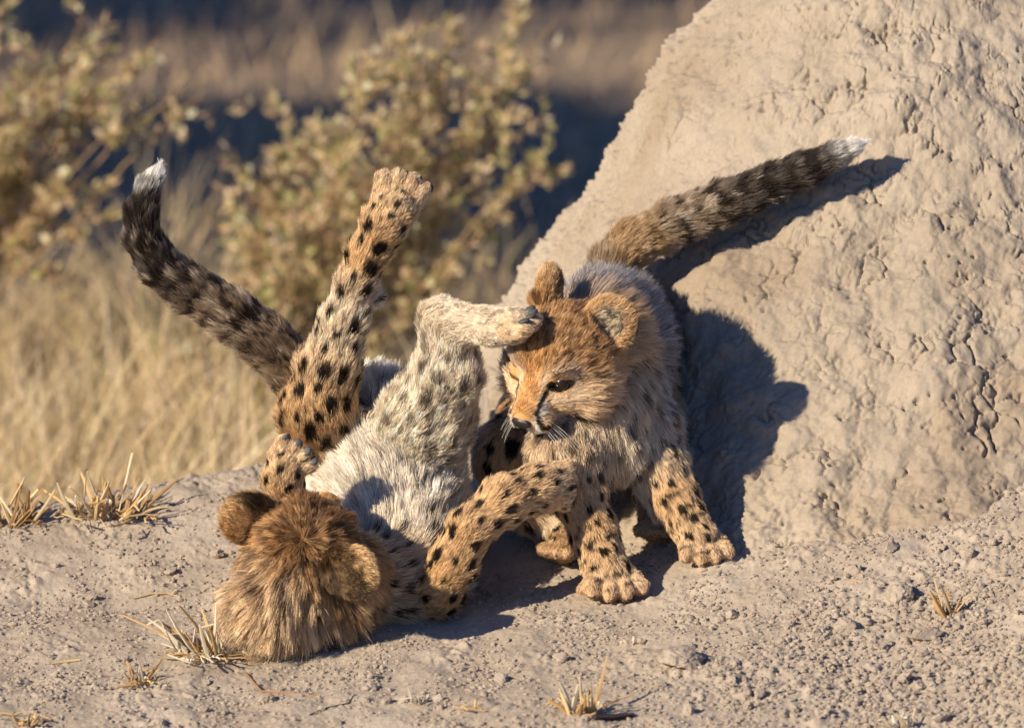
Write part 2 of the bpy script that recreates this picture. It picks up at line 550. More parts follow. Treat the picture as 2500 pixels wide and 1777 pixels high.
def add_head(B, c, F, U, ears, roll_fix=0.0):
    """head frame: x across, y up through the crown, z towards the nose"""
    F = F / np.linalg.norm(F); U = U - (U @ F) * F; U /= np.linalg.norm(U)
    R = np.cross(F, U)
    if R @ CR < 0 and abs(R @ CR) > 0.05: R = -R
    A = np.stack([R, U, F])
    def L(p): return c + np.array(p, float) @ A
    nose = L((0, -62, 196))
    B.head = dict(c=c, A=A, L=L); B.ears = []
    def e(p, r, reg, k=22, ax=None, sub=False): B.ell(L(p), A if ax is None else ax, r, reg, k, -F, sub)
    e((0, 8, -12), (126, 112, 128), 'crown', 30)
    for s in (-1, 1):
        e((s * 72, -42, 30), (62, 62, 74), 'cheek', 34)
        e((s * 44, 42, 84), (38, 30, 32), 'crown', 30)          # brow
        e((s * 50, -34, 98), (34, 34, 34), 'face', 26)         # cheekbone below the eye
        e((s * 27, -74, 158), (31, 27, 35), 'chin', 16)        # whisker pads
    B.cap(L((0, -2, 74)), L((0, -46, 160)), 62, 39, 'face', 24, -F)
    B.cap(L((0, -46, 150)), L((0, -56, 184)), 31, 24, 'face', 12, -F)
    B.cap(L((0, -84, 70)), L((0, -100, 150)), 44, 21, 'chin', 16, -F)
    B.cap(L((0, -30, -60)), L((0, -50, -140)), 105, 92, 'nape', 34, -F)
    for s, op in zip((-1, 1), B.eyes_open):
        if op > 0:
            e((s * 64, 5, 124), (24, 12 * op, 24), 'face', 5, sub=True)
        else:
            e((s * 60, 4, 100), (27, 22, 24), 'face', 10)
    for s, (p, face, rr) in zip((-1, 1), ears):
        if len(p) == 4:                                        # given by picture position and viewing direction
            ce = W(*p[:3]); n = vec(*face); up = ce - c
        else:
            ce = L(p); n = np.array(face, float) @ A; up = ce - c
        n /= np.linalg.norm(n)
        up = up - (up @ n) * n; up /= np.linalg.norm(up)
        ea = np.stack([np.cross(up, n), up, n])
        B.ears.append((ce, n, rr, B.ear_dark[(s + 1) // 2]))
        B.ell(ce, ea, (rr, rr * 1.04, 28), 'ear', 18, up)
        B.ell(ce - up * rr * .75, ea, (rr * .8, rr * .6, 34), 'crown', 20, up)
        B.ell(ce + n * 24 - up * rr * .08, ea, (rr * .66, rr * .70, 24), 'ear', 9, up, sub=True)
    return A, L

def toes(B, pc, d_toe, d_side, n=4, spread=26, length=46, r=21, reg='paw', drop=None, k=9):
    """fan of toes from the paw centre"""
    d_toe = d_toe / np.linalg.norm(d_toe); d_side = d_side / np.linalg.norm(d_side)
    tips = []
    for i in range(n):
        o = i - (n - 1) / 2
        ln = length * (1 - 0.15 * abs(o) ** 1.5)
        a = pc + d_side * spread * o * 0.70 - d_toe * 4
        b = pc + d_side * spread * o * 1.08 + d_toe * ln
        m = a * .45 + b * .55
        if drop is not None:
            b = b + drop * 0.35 * ln
        B.cap(a, b, r * 1.12, r * .88, reg, 16 if i == 0 else 9)
        tips.append((b, m))
    return tips

def finish_cub(B, name, label, base, step, n_hair, color_fn, seed, spot_gap=40, spot_r=(7, 14), view_cut=0.45):
    rg = np.random.default_rng(seed)
    root = empty(name, base * S)
    tag(root, label, 'cheetah cub')
    V, Q = surface(B, step)
    N = normals_of(V, Q)
    # region weights and combing field
    prs = B.add
    dist = np.stack([sd(p, V) for p in prs], 1)
    w = np.exp(-(dist - dist.min(1, keepdims=True)) / 9.0)
    w /= w.sum(1, keepdims=True)
    comb = w @ np.stack([p['comb'] for p in prs])
    rw = np.zeros((len(V), len(RN)))
    for i, p in enumerate(prs): rw[:, RID[p['reg']]] += w[:, i]
    par = rw @ np.array([REG[r][:4] for r in RN]); base_c = rw @ np.array([REG[r][4] for r in RN])
    if hasattr(B, 'head'):
        q = (V - B.head['c']) @ B.head['A'].T
        hw = rw[:, [RID[r] for r in ('face', 'crown', 'cheek', 'chin')]].sum(1)[:, None]
        radial = (V - B.head['L']((0, -35, 205)))
        radial /= np.linalg.norm(radial, axis=1)[:, None]
        comb = comb * (1 - hw) + radial * hw
        if hasattr(B, 'whorl'):
            hn = np.clip(hw[:, 0] + rw[:, RID['nape']], 0, 1)[:, None]
            rd = V - B.whorl; rd /= np.linalg.norm(rd, axis=1)[:, None]
            comb = comb * (1 - .8 * hn) + rd * .8 * hn
    comb -= (comb * N).sum(1)[:, None] * N
    comb += 1e-6
    comb /= np.linalg.norm(comb, axis=1)[:, None] + 1e-9
    # spots: dart throwing over the surface
    cand = rg.permutation(len(V))[:9000]
    cand = cand[rg.random(len(cand)) < par[cand, 2]]
    keep = []; KP = np.zeros((0, 3)); gaps = spot_gap * rg.uniform(0.78, 1.2, len(cand)) * (0.25 + 0.75 * (rw[cand] @ SPOT_R))
    for j, c in enumerate(cand):
        if len(KP) == 0 or ((KP - V[c]) ** 2).sum(1).min() > gaps[j] ** 2:
            keep.append(c); KP = np.concatenate([KP, V[c][None]])
    keep = np.array(keep); sr = rg.uniform(*spot_r, len(keep)) * (rw[keep] @ SPOT_R); sdir = comb[keep]
    def spot_mask(P):
        out = np.full(len(P), 9.0)
        wob = perlin(P / 9.0) * 0.35
        o = np.argsort(P[:, 0]); xs = P[o, 0]
        lo = np.searchsorted(xs, KP[:, 0] - 36); hi = np.searchsorted(xs, KP[:, 0] + 36)
        for j in range(len(KP)):
            ii = o[lo[j]:hi[j]]
            dv = P[ii] - KP[j]
            al = dv @ sdir[j]
            d2 = np.sqrt(np.maximum((dv ** 2).sum(1) - 0.5 * al ** 2, 0)) / sr[j]
            out[ii] = np.minimum(out[ii], d2)
        return 1 - sstep(0.80, 1.18, out + wob)
    hq = (V - B.head['c']) @ B.head['A'].T
    B.tear = []
    for s_ in (-1, 1):
        line = []
        for x0, y0 in ((44, 0), (38, -16), (37, -32), (42, -48), (50, -64), (60, -80), (74, -88), (92, -90)):
            k_ = np.nonzero((np.abs(hq[:, 0] - s_ * x0) < 7) & (np.abs(hq[:, 1] - y0) < 7) & (hq[:, 2] > 20) & (hq[:, 2] < 190))[0]
            if len(k_): line.append(hq[k_[np.argmax(hq[k_, 2])]])
        B.tear.append(line)
    vc = color_fn(V, N, rw, base_c, spot_mask(V), B, rg)
    m = mesh_from('body', V * S - base * S, Q)
    vcol(m, vc * 0.8)
    link('body', m, M_skin, root)
    # hair roots
    T = np.concatenate([Q[:, [0, 1, 2]], Q[:, [0, 2, 3]]])
    ar = np.linalg.norm(np.cross(V[T[:, 1]] - V[T[:, 0]], V[T[:, 2]] - V[T[:, 0]]), axis=1)
    nt = N[T].mean(1)
    pr = ar * par[T, 3].mean(1) * np.where(nt @ CF > 0.35, view_cut, 1.0)
    pick = rg.choice(len(T), n_hair, p=pr / pr.sum())
    b = rg.random((n_hair, 2)); fl = b.sum(1) > 1; b[fl] = 1 - b[fl]
    bw = np.stack([1 - b.sum(1), b[:, 0], b[:, 1]], 1)
    tri = T[pick]
    def lerp(X): return (X[tri] * bw[..., None]).sum(1)
    P = lerp(V); n = lerp(N); n /= np.linalg.norm(n, axis=1)[:, None]
    t = lerp(comb); t -= (t * n).sum(1)[:, None] * n; t /= np.linalg.norm(t, axis=1)[:, None] + 1e-9
    pp = lerp(par); hrw = lerp(rw); bc = lerp(base_c)
    ln = pp[:, 0] * rg.uniform(0.55, 1.15, n_hair) * (1 - (1 - getattr(B, 'nape_len', 1.0)) * hrw[:, RID['nape']]); lift = np.clip(pp[:, 1] + 0.16 * perlin(P / 38) + rg.normal(0, .05, n_hair), .08, .95)
    # no hair where eyes and nose sit
    ok = np.ones(n_hair, bool)
    for c, r in B.bald: ok &= np.linalg.norm(P - c, axis=1) > r
    if True:
        hl = (P - B.head['c']) @ B.head['A'].T
        for sx in (-1, 1):
            de = np.linalg.norm((hl - (sx * 62, 8, 108)) / (1, 0.8, 1), axis=1)
            ln = np.where(de < 48, np.minimum(ln, 5 + 0.16 * np.maximum(de - 20, 0)), ln)
            lift = np.where(de < 48, 0.12, lift)
    mess = 1 + getattr(B, 'mess', 0.0) * hrw[:, [RID['crown'], RID['cheek'], RID['nape']]].sum(1)
    wx = np.stack([perlin(P / 30 + 11), perlin(P / 30 + 57), perlin(P / 30 + 93)], 1) * 0.42
    wx += np.stack([perlin(P / 11 + 21), perlin(P / 11 + 47), perlin(P / 11 + 13)], 1) * 0.25
    wx = wx * (mess * (1 - .8 * hrw[:, RID['tailtip']]))[:, None]
    d0 = n * lift[:, None] + t * (1 - lift)[:, None] + wx * 0.55 + rg.normal(0, .07, (n_hair, 3))
    inward = np.minimum((d0 * n).sum(1) - 0.10, 0); d0 -= inward[:, None] * n
    d0 /= np.linalg.norm(d0, axis=1)[:, None]
    bend = t * 0.30 + np.array([0, 0, -0.10]) * (pp[:, 0] / 80)[:, None] + wx * 0.25
    NP = 5
    us = np.linspace(0, 1, NP)
    pts = P[:, None] + ln[:, None, None] * (us[None, :, None] * d0[:, None] + (us ** 2)[None, :, None] * bend[:, None])
    # locks: hairs of one small cell lean together
    cs = np.clip(6 + 0.14 * pp[:, 0], 6, 19)
    lev = np.round(np.log2(cs / 6) * 2).astype(int)
    size = 6 * 2 ** (lev / 2)
    key = np.concatenate([np.floor((P + wx * 10) / size[:, None]).astype(np.int64), lev[:, None]], 1)
    _, inv = np.unique(key, axis=0, return_inverse=True); inv = inv.ravel()
    cnt = np.bincount(inv)
    for j in range(1, NP):
        mean = np.stack([np.bincount(inv, pts[:, j, x]) / cnt for x in range(3)], 1)[inv]
        f = (0.58 + 0.04 * getattr(B, 'mess', 0.0)) * us[j] ** 1.2 * sstep(14, 70, pp[:, 0])
        pts[:, j] += (mean - pts[:, j]) * f[:, None] * rg.uniform(.6, 1, n_hair)[:, None]
    # keep hair above the ground
    hc = color_fn(P, n, hrw, bc, spot_mask(P), B, rg)
    lock = np.random.default_rng(seed + 1).normal(0, 1, len(cnt))[inv]
    hc = hc * (1 + (0.15 + 0.10 * getattr(B, 'mess', 0.0)) * lock[:, None] + rg.normal(0, .13, (n_hair, 1)))
    hc = np.clip(hc, 0.008, 0.92)
    P, pts, hc, pp = P[ok], pts[ok], hc[ok], pp[ok]
    nh = len(P)
    cu = bpy.data.hair_curves.new('fur')
    cu.add_curves([NP] * nh)
    cu.attributes['position'].data.foreach_set('vector', np.ascontiguousarray(pts * S - base * S, np.float32).ravel())
    rad = (0.50 + 0.0035 * pp[:, 0])[:, None] * np.array([1.0, .95, .82, .6, .22])[None] * S
    ra = cu.attributes.get('radius') or cu.attributes.new('radius', 'FLOAT', 'POINT')
    ra.data.foreach_set('value', np.ascontiguousarray(rad, np.float32).ravel())
    ca = cu.attributes.new('col', 'FLOAT_COLOR', 'CURVE')
    c4 = np.ones((nh, 4), np.float32); c4[:, :3] = hc
    ca.data.foreach_set('color', c4.ravel())
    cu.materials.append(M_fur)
    fo = bpy.data.objects.new('fur', cu); fo.parent = root; col.objects.link(fo)
    return root

def blob(name, mat, root, base, c, ax, r, seg=14, warp=0.0):
    """small ellipsoid part (nose, eye, pad) in pixel units"""
    th = np.linspace(0, math.pi, seg); ph = np.linspace(0, 2 * math.pi, 2 * seg, endpoint=False)
    T_, P_ = np.meshgrid(th, ph, indexing='ij')
    u = np.stack([np.sin(T_) * np.cos(P_), np.sin(T_) * np.sin(P_), np.cos(T_)], -1).reshape(-1, 3)
    if warp: u = u * (1 + warp * perlin(u * 1.7 + c / 40))[:, None]
    V = c + (u * np.array(r)) @ np.array(ax) - base
    i = np.arange(len(th) * len(ph)).reshape(len(th), len(ph))
    j = np.roll(i, -1, 1)
    Q = np.stack([i[:-1], i[1:], j[1:], j[:-1]], -1).reshape(-1, 4)
    return link(name, mesh_from(name, V * S, Q), mat, root)

def tube(P, R, seg=6, cap=True):
    """swept tube; returns verts, quads (pixel or metre units as given)"""
    P = np.array(P, float); R = np.broadcast_to(np.array(R, float), (len(P),))
    tg = np.gradient(P, axis=0); tg /= np.linalg.norm(tg, axis=1)[:, None] + 1e-12
    a = np.cross(tg, (0.31, 0.17, 0.93)); a /= np.linalg.norm(a, axis=1)[:, None] + 1e-12
    b = np.cross(tg, a)
    th = np.linspace(0, 2 * math.pi, seg, endpoint=False)
    V = (P[:, None] + R[:, None, None] * (np.cos(th)[None, :, None] * a[:, None] + np.sin(th)[None, :, None] * b[:, None])).reshape(-1, 3)
    i = np.arange(len(P) * seg).reshape(len(P), seg); j = np.roll(i, -1, 1)
    Q = np.stack([i[:-1], i[1:], j[1:], j[:-1]], -1).reshape(-1, 4)
    if cap and seg == 6:
        for r in (i[0][::-1], i[-1]):
            Q = np.concatenate([Q, [[r[0], r[1], r[2], r[3]], [r[0], r[3], r[4], r[5]]]])
    return V, Q

def claw(root, base, a, d, up, ln=17, r=3.6):
    P = [a + d * ln * u - up * ln * 0.45 * u * u for u in (0, .35, .7, 1)]
    V, Q = tube(P, [r, r * .8, r * .5, .4])
    return link('claw', mesh_from('claw', (V - base) * S, Q), M_claw, root)

def mix(a, b, f): return a * (1 - f[:, None]) + np.array(b)[None] * f[:, None]

def seg_dist(p, a, b):
    a = np.array(a, float); b = np.array(b, float)
    h = np.clip((p - a) @ (b - a) / ((b - a) @ (b - a)), 0, 1)
    return np.linalg.norm(p - a - h[:, None] * (b - a), axis=1)

def head_colors(c, P, rw, B, dark=0.0):
    q = (P - B.head['c']) @ B.head['A'].T
    ax = np.abs(q[:, 0]); qs = np.stack([ax, q[:, 1], q[:, 2]], 1)
    hw = rw[:, [RID[r] for r in ('face', 'crown', 'cheek', 'chin')]].sum(1)
    on = hw > 0.5
    # forehead speckle
    sp = sstep(-0.05, 0.22, perlin(P / 14 + 3) + .4 * perlin(P / 6)) * sstep(14, 40, q[:, 1] + .2 * (60 - q[:, 2])) * on
    c = mix(c, (0.12, 0.052, 0.022), 0.85 * sp)
    ck = rw[:, RID['cheek']]
    c = mix(c, (0.16, 0.11, 0.08), 0.6 * ck * sstep(.12, .42, perlin(np.stack([q[:, 0] / 34, q[:, 1] / 9, q[:, 2] / 34], 1))))
    c = mix(c, (0.78, 0.58, 0.38), 0.6 * sstep(0, 40, -q[:, 1] + 10) * sstep(60, 90, q[:, 2]) * sstep(40, 55, ax) * on)
    c = mix(c, (0.66, 0.34, 0.12), 0.5 * np.exp(-(ax / 28) ** 2) * sstep(60, 110, q[:, 2]) * on)
    # pale round the eyes and on the muzzle sides
    de = np.linalg.norm((qs - (62, 8, 108)), axis=1)
    c = mix(c, (0.72, 0.56, 0.40), 0.75 * np.exp(-((de - 40) / 13) ** 2) * on)
    c = mix(c, (0.84, 0.79, 0.72), sstep(0, 16, -q[:, 1] - 66) * sstep(112, 140, q[:, 2]) * (1 - sstep(44, 54, ax + .5 * np.minimum(q[:, 1] + 86, 0))) * on)
    c = mix(c, (0.84, 0.79, 0.72), 0.8 * sstep(22, 34, ax) * sstep(140, 162, q[:, 2]) * (1 - sstep(42, 50, ax)) * on)
    c = mix(c, (0.74, 0.52, 0.32), 0.88 * sstep(36, 46, ax) * sstep(-98, -86, q[:, 1]) * sstep(-34, -46, q[:, 1]) * sstep(80, 100, q[:, 2]) * on)
    # eye rim and tear line
    for s, op in zip((-1, 1), B.eyes_open):
        if op > 0:
            c = mix(c, DARK, (1 - sstep(1.0, 1.2, np.linalg.norm((q - (s * 63, 7, 112)) / (32, 10 + 8 * op, 40), axis=1))) * on)
        else:
            lid = seg_dist(np.stack([q[:, 0] * s, q[:, 1], 0 * ax], 1), (42, 4, 0), (86, 8, 0)) + 60 * (q[:, 2] < 50)
            c = mix(c, DARK, 0.85 * (1 - sstep(3.0, 6.5, lid)) * on)
    tear = np.full(len(P), 99.0)
    for line in B.tear:
        for i_, (a_, b_) in enumerate(zip(line[:-1], line[1:])):
            tear = np.minimum(tear, seg_dist(q, a_, b_) - (0, 0, 0, 0, 1, 2.5, 3, 2)[i_])
    c = mix(c, DARK, (1 - sstep(4.2, 7.6, tear)) * on)
    mouth = seg_dist(qs, (60, -84, 122), (18, -88, 184))
    c = mix(c, (0.05, 0.035, 0.03), (1 - sstep(2.5, 6, mouth)) * on)
    for a, b in (((88, 14, 104), (128, 6, 40)), ((70, -70, 100), (112, -80, 30)), ((60, 34, 112), (62, 74, 84))):
        c = mix(c, (0.07, 0.045, 0.03), 0.7 * (1 - sstep(4, 10, seg_dist(qs, a, b) + 4 * perlin(P / 14))) * on)
    return c, q, on

# ------------------------------------------------------------------ standing cub
B = Body(); B.bald = []; B.eyes_open = (0, 0.42); B.ear_inner = (0.70, 0.62, 0.50); B.ear_dark = ((CR - .5 * CU, 0.), (CR, 0.))
hc = W(1375, 872, 30)
A_, L_ = add_head(B, hc, vec(-.55, -.55, -.63), vec(-.15, .80, -.58),
                  [((1338, 698, 75, 0), (-.85, .1, .25), 50), ((1486, 790, -14, 0), (-.22, -.05, -.95), 67)])
B.chain([(1436, 870, 130, 108), (1462, 985, 140, 113)], 'neck', 40)
B.chain([(1462, 985, 140, 113), (1482, 1060, 150, 106)], 'chest', 40)
B.chain([(1458, 890, 200, 106), (1480, 850, 380, 104)], 'mantle', 45)
B.chain([(1480, 850, 380, 104), (1492, 790, 620, 104)], 'back', 45)
B.cap(W(1450, 800, 150), W(1488, 785, 330), 66, 72, 'mantle', 40, vec(.55, .55, .5))
B.chain([(1480, 1060, 200, 100), (1500, 1010, 460, 105)], 'back', 40)
# front legs
B.chain([(1420, 1010, 120, 96), (1385, 1105, 70, 84, 'chest'), (1408, 1190, 60, 66), (1450, 1300, 30, 52), (1472, 1368, 5, 48), (1494, 1405, -14, 52, 'foot')], 'leg', 26)
B.chain([(1522, 960, 210, 84), (1572, 1050, 190, 74, 'chest'), (1614, 1140, 165, 60, 'legpale'), (1652, 1215, 140, 50), (1680, 1275, 115, 44), (1708, 1312, 95, 47, 'foot')], 'leg', 26)
B.chain([(1585, 1080, 200, 60), (1600, 1170, 180, 42), (1610, 1240, 165, 18)], 'pale', 20)
p1 = W(1494, 1408, -20); p2 = W(1716, 1326, 86)
fl1 = toes(B, p1, vec(.24, -.5, -.84), vec(1, .06, .2), 4, 35, 62, 25, drop=vec(0, -1, 0) * 0.2, k=12)
B.cap(p1 + vec(-1, 0, 0) * 24, p1 + 78 * vec(-.85, -.34, -.3), 22, 14, 'paw', 12)
fl2 = toes(B, p2, vec(.22, -.55, -.81), vec(1, .06, .2), 4, 30, 54, 22, drop=vec(0, -1, 0) * 0.2, k=12)
# hind legs
B.chain([(1460, 850, 580, 105), (1350, 1010, 470, 110), (1258, 1118, 330, 92), (1290, 1230, 330, 54), (1345, 1285, 330, 40, 'legpale'), (1382, 1318, 270, 38, 'legpale'), (1374, 1338, 215, 34, 'foot')], 'thigh', 30)
p3 = W(1372, 1340, 205)
fl3 = toes(B, p3, vec(-.55, -.2, -.8), vec(.8, -.15, -.5), 4, 22, 34, 18, k=10)
B.chain([(1550, 870, 600, 100), (1575, 1010, 480, 84), (1604, 1120, 380, 66, 'inner'), (1606, 1210, 350, 42, 'legpale'), (1604, 1262, 290, 34, 'legpale'), (1600, 1290, 250, 32, 'foot')], 'thigh', 30)
p4 = W(1600, 1290, 245)
fl4 = toes(B, p4, vec(-.3, -.25, -.9), vec(.9, -.05, -.2), 4, 20, 30, 17, k=10)
# tail
B.chain([(1515, 720, 700, 62), (1500, 650, 700, 54), (1545, 595, 690, 52), (1640, 545, 670, 50), (1760, 497, 650, 46), (1880, 448, 640, 42, 'tailend'), (1960, 415, 630, 37, 'tailend'), (2040, 379, 620, 27, 'tailend'), (2078, 361, 614, 18, 'tailtip'), (2108, 348, 610, 6, 'tailtip')], 'tail', 16)
B.bald.append((L_((62, 6, 108)), 21))
B.bald.append((L_((0, -58, 198)), 24))
_taxis = W(np.array([1500, 1545, 1640, 1760, 1880, 1960, 2035, 2112]), np.array([650, 595, 545, 497, 448, 415, 381, 346]), np.array([700, 690, 670, 650, 640, 630, 620, 610]))

def tail_bands(P, line, w, c, cub):
    best = np.full(len(P), 1e9); u = np.zeros(len(P)); acc = 0
    for a, b in zip(line[:-1], line[1:]):
        ln = np.linalg.norm(b - a); h = np.clip((P - a) @ (b - a) / ln ** 2, 0, 1)
        d = np.linalg.norm(P - a - h[:, None] * (b - a), axis=1)
        m = d < best; best = np.where(m, d, best); u = np.where(m, acc + h * ln, u); acc += ln
    t = u / acc
    blot = 0.12 + 1.1 * perlin(P / 24 + 5) + 0.6 * np.sin(u / 9.5 + 3 * perlin(P / 45)) + 0.5 * perlin(P / 11) + 1.1 * (t - 0.40) + cub
    c = mix(c, DARK, np.clip(sstep(0.12, 0.42, blot) * w * 0.95, 0, 1))
    pale = sstep(0.12, 0.4, perlin(P / 26 + 41)) * (1 - sstep(0.12, 0.42, blot)) * (1 - .6 * sstep(.5, .9, t))
    return mix(c, (0.60, 0.50, 0.39), 0.6 * pale * w)

def ear_colors(c, P, N, rw, B):
    ear = rw[:, RID['ear']]
    for ce, n, rr, dk in B.ears:
        v = P - ce; r = np.linalg.norm(v, axis=1); near = (r < rr * 1.5)
        face = (N @ n) > 0.0
        rim = np.linalg.norm(v - (v @ n)[:, None] * n, axis=1) / rr
        c = mix(c, B.ear_inner, 0.75 * ear * near * face * (1 - sstep(.5, .8, rim)))
        c = mix(c, (0.05, 0.035, 0.03), 0.8 * ear * near * face * (1 - sstep(.55, .75, rim)) * sstep(-.05, .2, perlin(P / 13 + 8)))
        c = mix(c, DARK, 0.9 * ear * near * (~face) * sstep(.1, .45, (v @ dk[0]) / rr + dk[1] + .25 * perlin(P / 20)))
    return c

def color_stand(P, N, rw, base, spot, B, rg):
    c = base.copy()
    c, q, on = head_colors(c, P, rw, B)
    c = ear_colors(c, P, N, rw, B)
    m = rw[:, RID['mantle']] + 0.5 * rw[:, RID['back']]
    c = mix(c, (0.085, 0.07, 0.07), 0.8 * m * sstep(-0.15, 0.3, perlin(P / 17)))
    c = mix(c, (0.78, 0.76, 0.75), 0.65 * m * sstep(0.2, 0.45, perlin(P / 15 + 44)))
    ch = rw[:, RID['chest']] + rw[:, RID['legpale']] + rw[:, RID['neck']]
    c = mix(c, (0.24, 0.17, 0.11), 0.4 * np.clip(ch, 0, 1) * sstep(.05, .4, perlin(P / 24 + 19)))
    c = mix(c, DARK, spot * (1 - .45 * rw[:, RID['chest']]) * (rw[:, [RID[r] for r in ('leg', 'legpale', 'thigh', 'inner', 'chest', 'neck', 'foot', 'back', 'belly')]].sum(1) > .5))
    # rings on the forelegs
    for a, b in ((W(1405, 1190, 60), W(1492, 1408, -16)), (W(1635, 1140, 165), W(1708, 1318, 95))):
        ln = np.linalg.norm(b - a); al = (P - a) @ (b - a) / ln ** 2
        near = (np.linalg.norm(P - a - al[:, None] * (b - a), axis=1) < 75) & (al > .35) & (al < 1.25)
        st = np.sin(al * ln / 5.6 + 2.6 * perlin(P / 34)) + 0.8 * perlin(P / 15)
        c = mix(c, DARK, 0.85 * near * sstep(.75, 1.05, st))
    tl = rw[:, [RID['tail'], RID['tailend']]].sum(1)
    c = tail_bands(P, _taxis, tl, c, -0.05)
    c = mix(c, (0.66, 0.42, 0.20), 0.7 * rw[:, RID['tail']] * (1 - sstep(0, 120, np.linalg.norm(P - _taxis[1], axis=1) - 10)))
    return c

base_b = W(1560, 1400, 120); 
cub_b = finish_cub(B, 'cheetah_cub', 'spotted cheetah cub on its feet with lowered head and white tipped tail raised', base_b, 4.6, 230000, color_stand, 21, spot_gap=44)

def face_parts(root, base, L, A, opened):
    nose = blob('nose', M_nose, root, base, L((0, -60, 201)), A, (28, 15, 12), 12, 0.1)
    for s, op in zip((-1, 1), opened):
        blob('nostril', M_pupil, nose, base, L((s * 14, -65, 210)), A, (5, 3.4, 3.5), 6)
        if op > 0:
            e = blob('eye', M_eye, root, base, L((s * 61, 6, 96)), A, (22, 22, 22), 12)
            blob('pupil', M_pupil, e, base, L((s * 60, 4, 115.2)), A, (10, 10, 5), 8)
        for i in range(6):
            a = L((s * (32 + 8 * (i % 3)), -70 - 7 * (i // 3), 176 - 9 * (i % 3)))
            d = np.array((s * (0.9 + .1 * (i % 3)), -0.75 - 0.25 * (i // 3) + .1 * (i % 2), -0.2 - .12 * (i % 3))) @ A
            d /= np.linalg.norm(d)
            P = [a + d * 85 * u + np.array((0, 0, -1)) * 30 * u * u for u in np.linspace(0, 1, 7)]
            V, Q = tube(P, np.linspace(.8, .2, 7))
            link('whisker', mesh_from('whisker', (V - base) * S, Q), M_whisker, root)
M_eye = plain_mat('cub_iris', (0.020, 0.012, 0.006), 0.125, 0.4, 0.0)
M_pupil = plain_mat('pupil', (0.006, 0.005, 0.005), 0.1, 0.5)
face_parts(cub_b, base_b, L_, A_, B.eyes_open)
for tips in (fl1, fl2, fl3, fl4):
    for b, m in tips:
        d = (b - m) / np.linalg.norm(b - m)
        claw(cub_b, base_b, b + d * 14, d, CU, 10, 2.8)

# ------------------------------------------------------------------ cub lying on its back
A = Body(); A.bald = []; A.eyes_open = (0.8, 0.8); A.mess = 1.1; A.ear_inner = (0.16, 0.10, 0.06); A.ear_dark = ((CR * .7 + CU * .7, 0.), (-CR * .9 - CU * .4, 0.55)); A.nape_len = 0.8  # right ear's black base is widened to paint in a shadow crescent
ha = W(738, 1345, -250)
A2, L2 = add_head(A, ha, vec(.40, .75, .50), vec(.25, .42, -.86),
                  [((604, 1262, -270, 0), (-.35, .45, .85), 66), ((862, 1394, -392, 0), (.50, .12, .85), 62)])
A.whorl = W(745, 1315, -385)
A.cap(W(765, 1400, -235), W(765, 1470, -215), 96, 74, 'nape', 40, vec(-.08, -1, -.1))
A.cap(W(815, 1405, -205), W(815, 1465, -180), 88, 70, 'nape', 40, vec(.12, -1, -.1))
A.chain([(800, 1415, -110, 104), (970, 1430, 0, 108)], 'neck', 40)
A.chain([(970, 1430, 0, 108), (1000, 1370, 70, 130)], 'chest', 45)
A.chain([(985, 1370, 70, 132), (960, 1215, 210, 146), (880, 1110, 320, 128)], 'belly', 45)
A.chain([(1000, 1400, 140, 110), (930, 1160, 380, 110)], 'back', 45)
A.chain([(880, 1110, 320, 124), (905, 1010, 370, 96)], 'belly', 40)
# hind leg in the air
hl = A.chain([(830, 1085, 270, 100), (775, 1010, 200, 88), (800, 905, 170, 68), (838, 790, 150, 46, 'inner'), (868, 700, 140, 38, 'inner'), (897, 622, 120, 42), (938, 545, 100, 49), (964, 505, 90, 54, 'foot')], 'thigh', 24)
A.cap(W(880, 715, 150), W(902, 722, 158), 26, 20, 'inner', 14)
h1 = W(968, 492, 84)
t1 = toes(A, h1, vec(.36, .92, -.1), vec(.92, -.30, .1), 4, 30, 60, 24, k=12)
# hind leg with its foot on the other cub
A.chain([(960, 1110, 270, 108), (1040, 1025, 130, 96), (1088, 920, 50, 76)], 'pale', 60)
A.chain([(1088, 920, 50, 76), (1096, 830, 30, 58), (1072, 778, 25, 44), (1115, 792, -5, 45, 'sole'), (1200, 797, -50, 42, 'sole'), (1252, 795, -75, 44, 'sole')], 'pale', 24)
A.cap(W(1062, 768, 36), W(1200, 780, -42), 28, 26, 'sole', 14)
h2 = W(1252, 796, -78)
t2 = toes(A, h2, vec(.90, .02, -.2), vec(.2, .40, .88), 4, 23, 50, 22, reg='paw', drop=vec(0, 1, 0) * 0.5, k=10)
# long foreleg reaching to the standing cub
A.chain([(985, 1455, 10, 88), (1066, 1436, -75, 62), (1108, 1370, -115, 52), (1150, 1290, -130, 50), (1230, 1222, -110, 55), (1310, 1192, -60, 54), (1350, 1186, -35, 54, 'foot')], 'leg', 26)
f1c = W(1350, 1182, -36)
t3 = toes(A, f1c, vec(.9, -.1, .3), vec(.1, .9, -.35), 4, 28, 40, 23, k=12)
# folded foreleg beside the head
A.chain([(880, 1420, -60, 90), (760, 1330, -60, 62), (700, 1235, -90, 48), (690, 1170, -120, 44), (700, 1128, -135, 42, 'foot')], 'leg', 26)
f2c = W(702, 1128, -138)
t4 = toes(A, f2c, vec(.62, .60, -.4), vec(.72, -.62, .1), 4, 26, 44, 20)
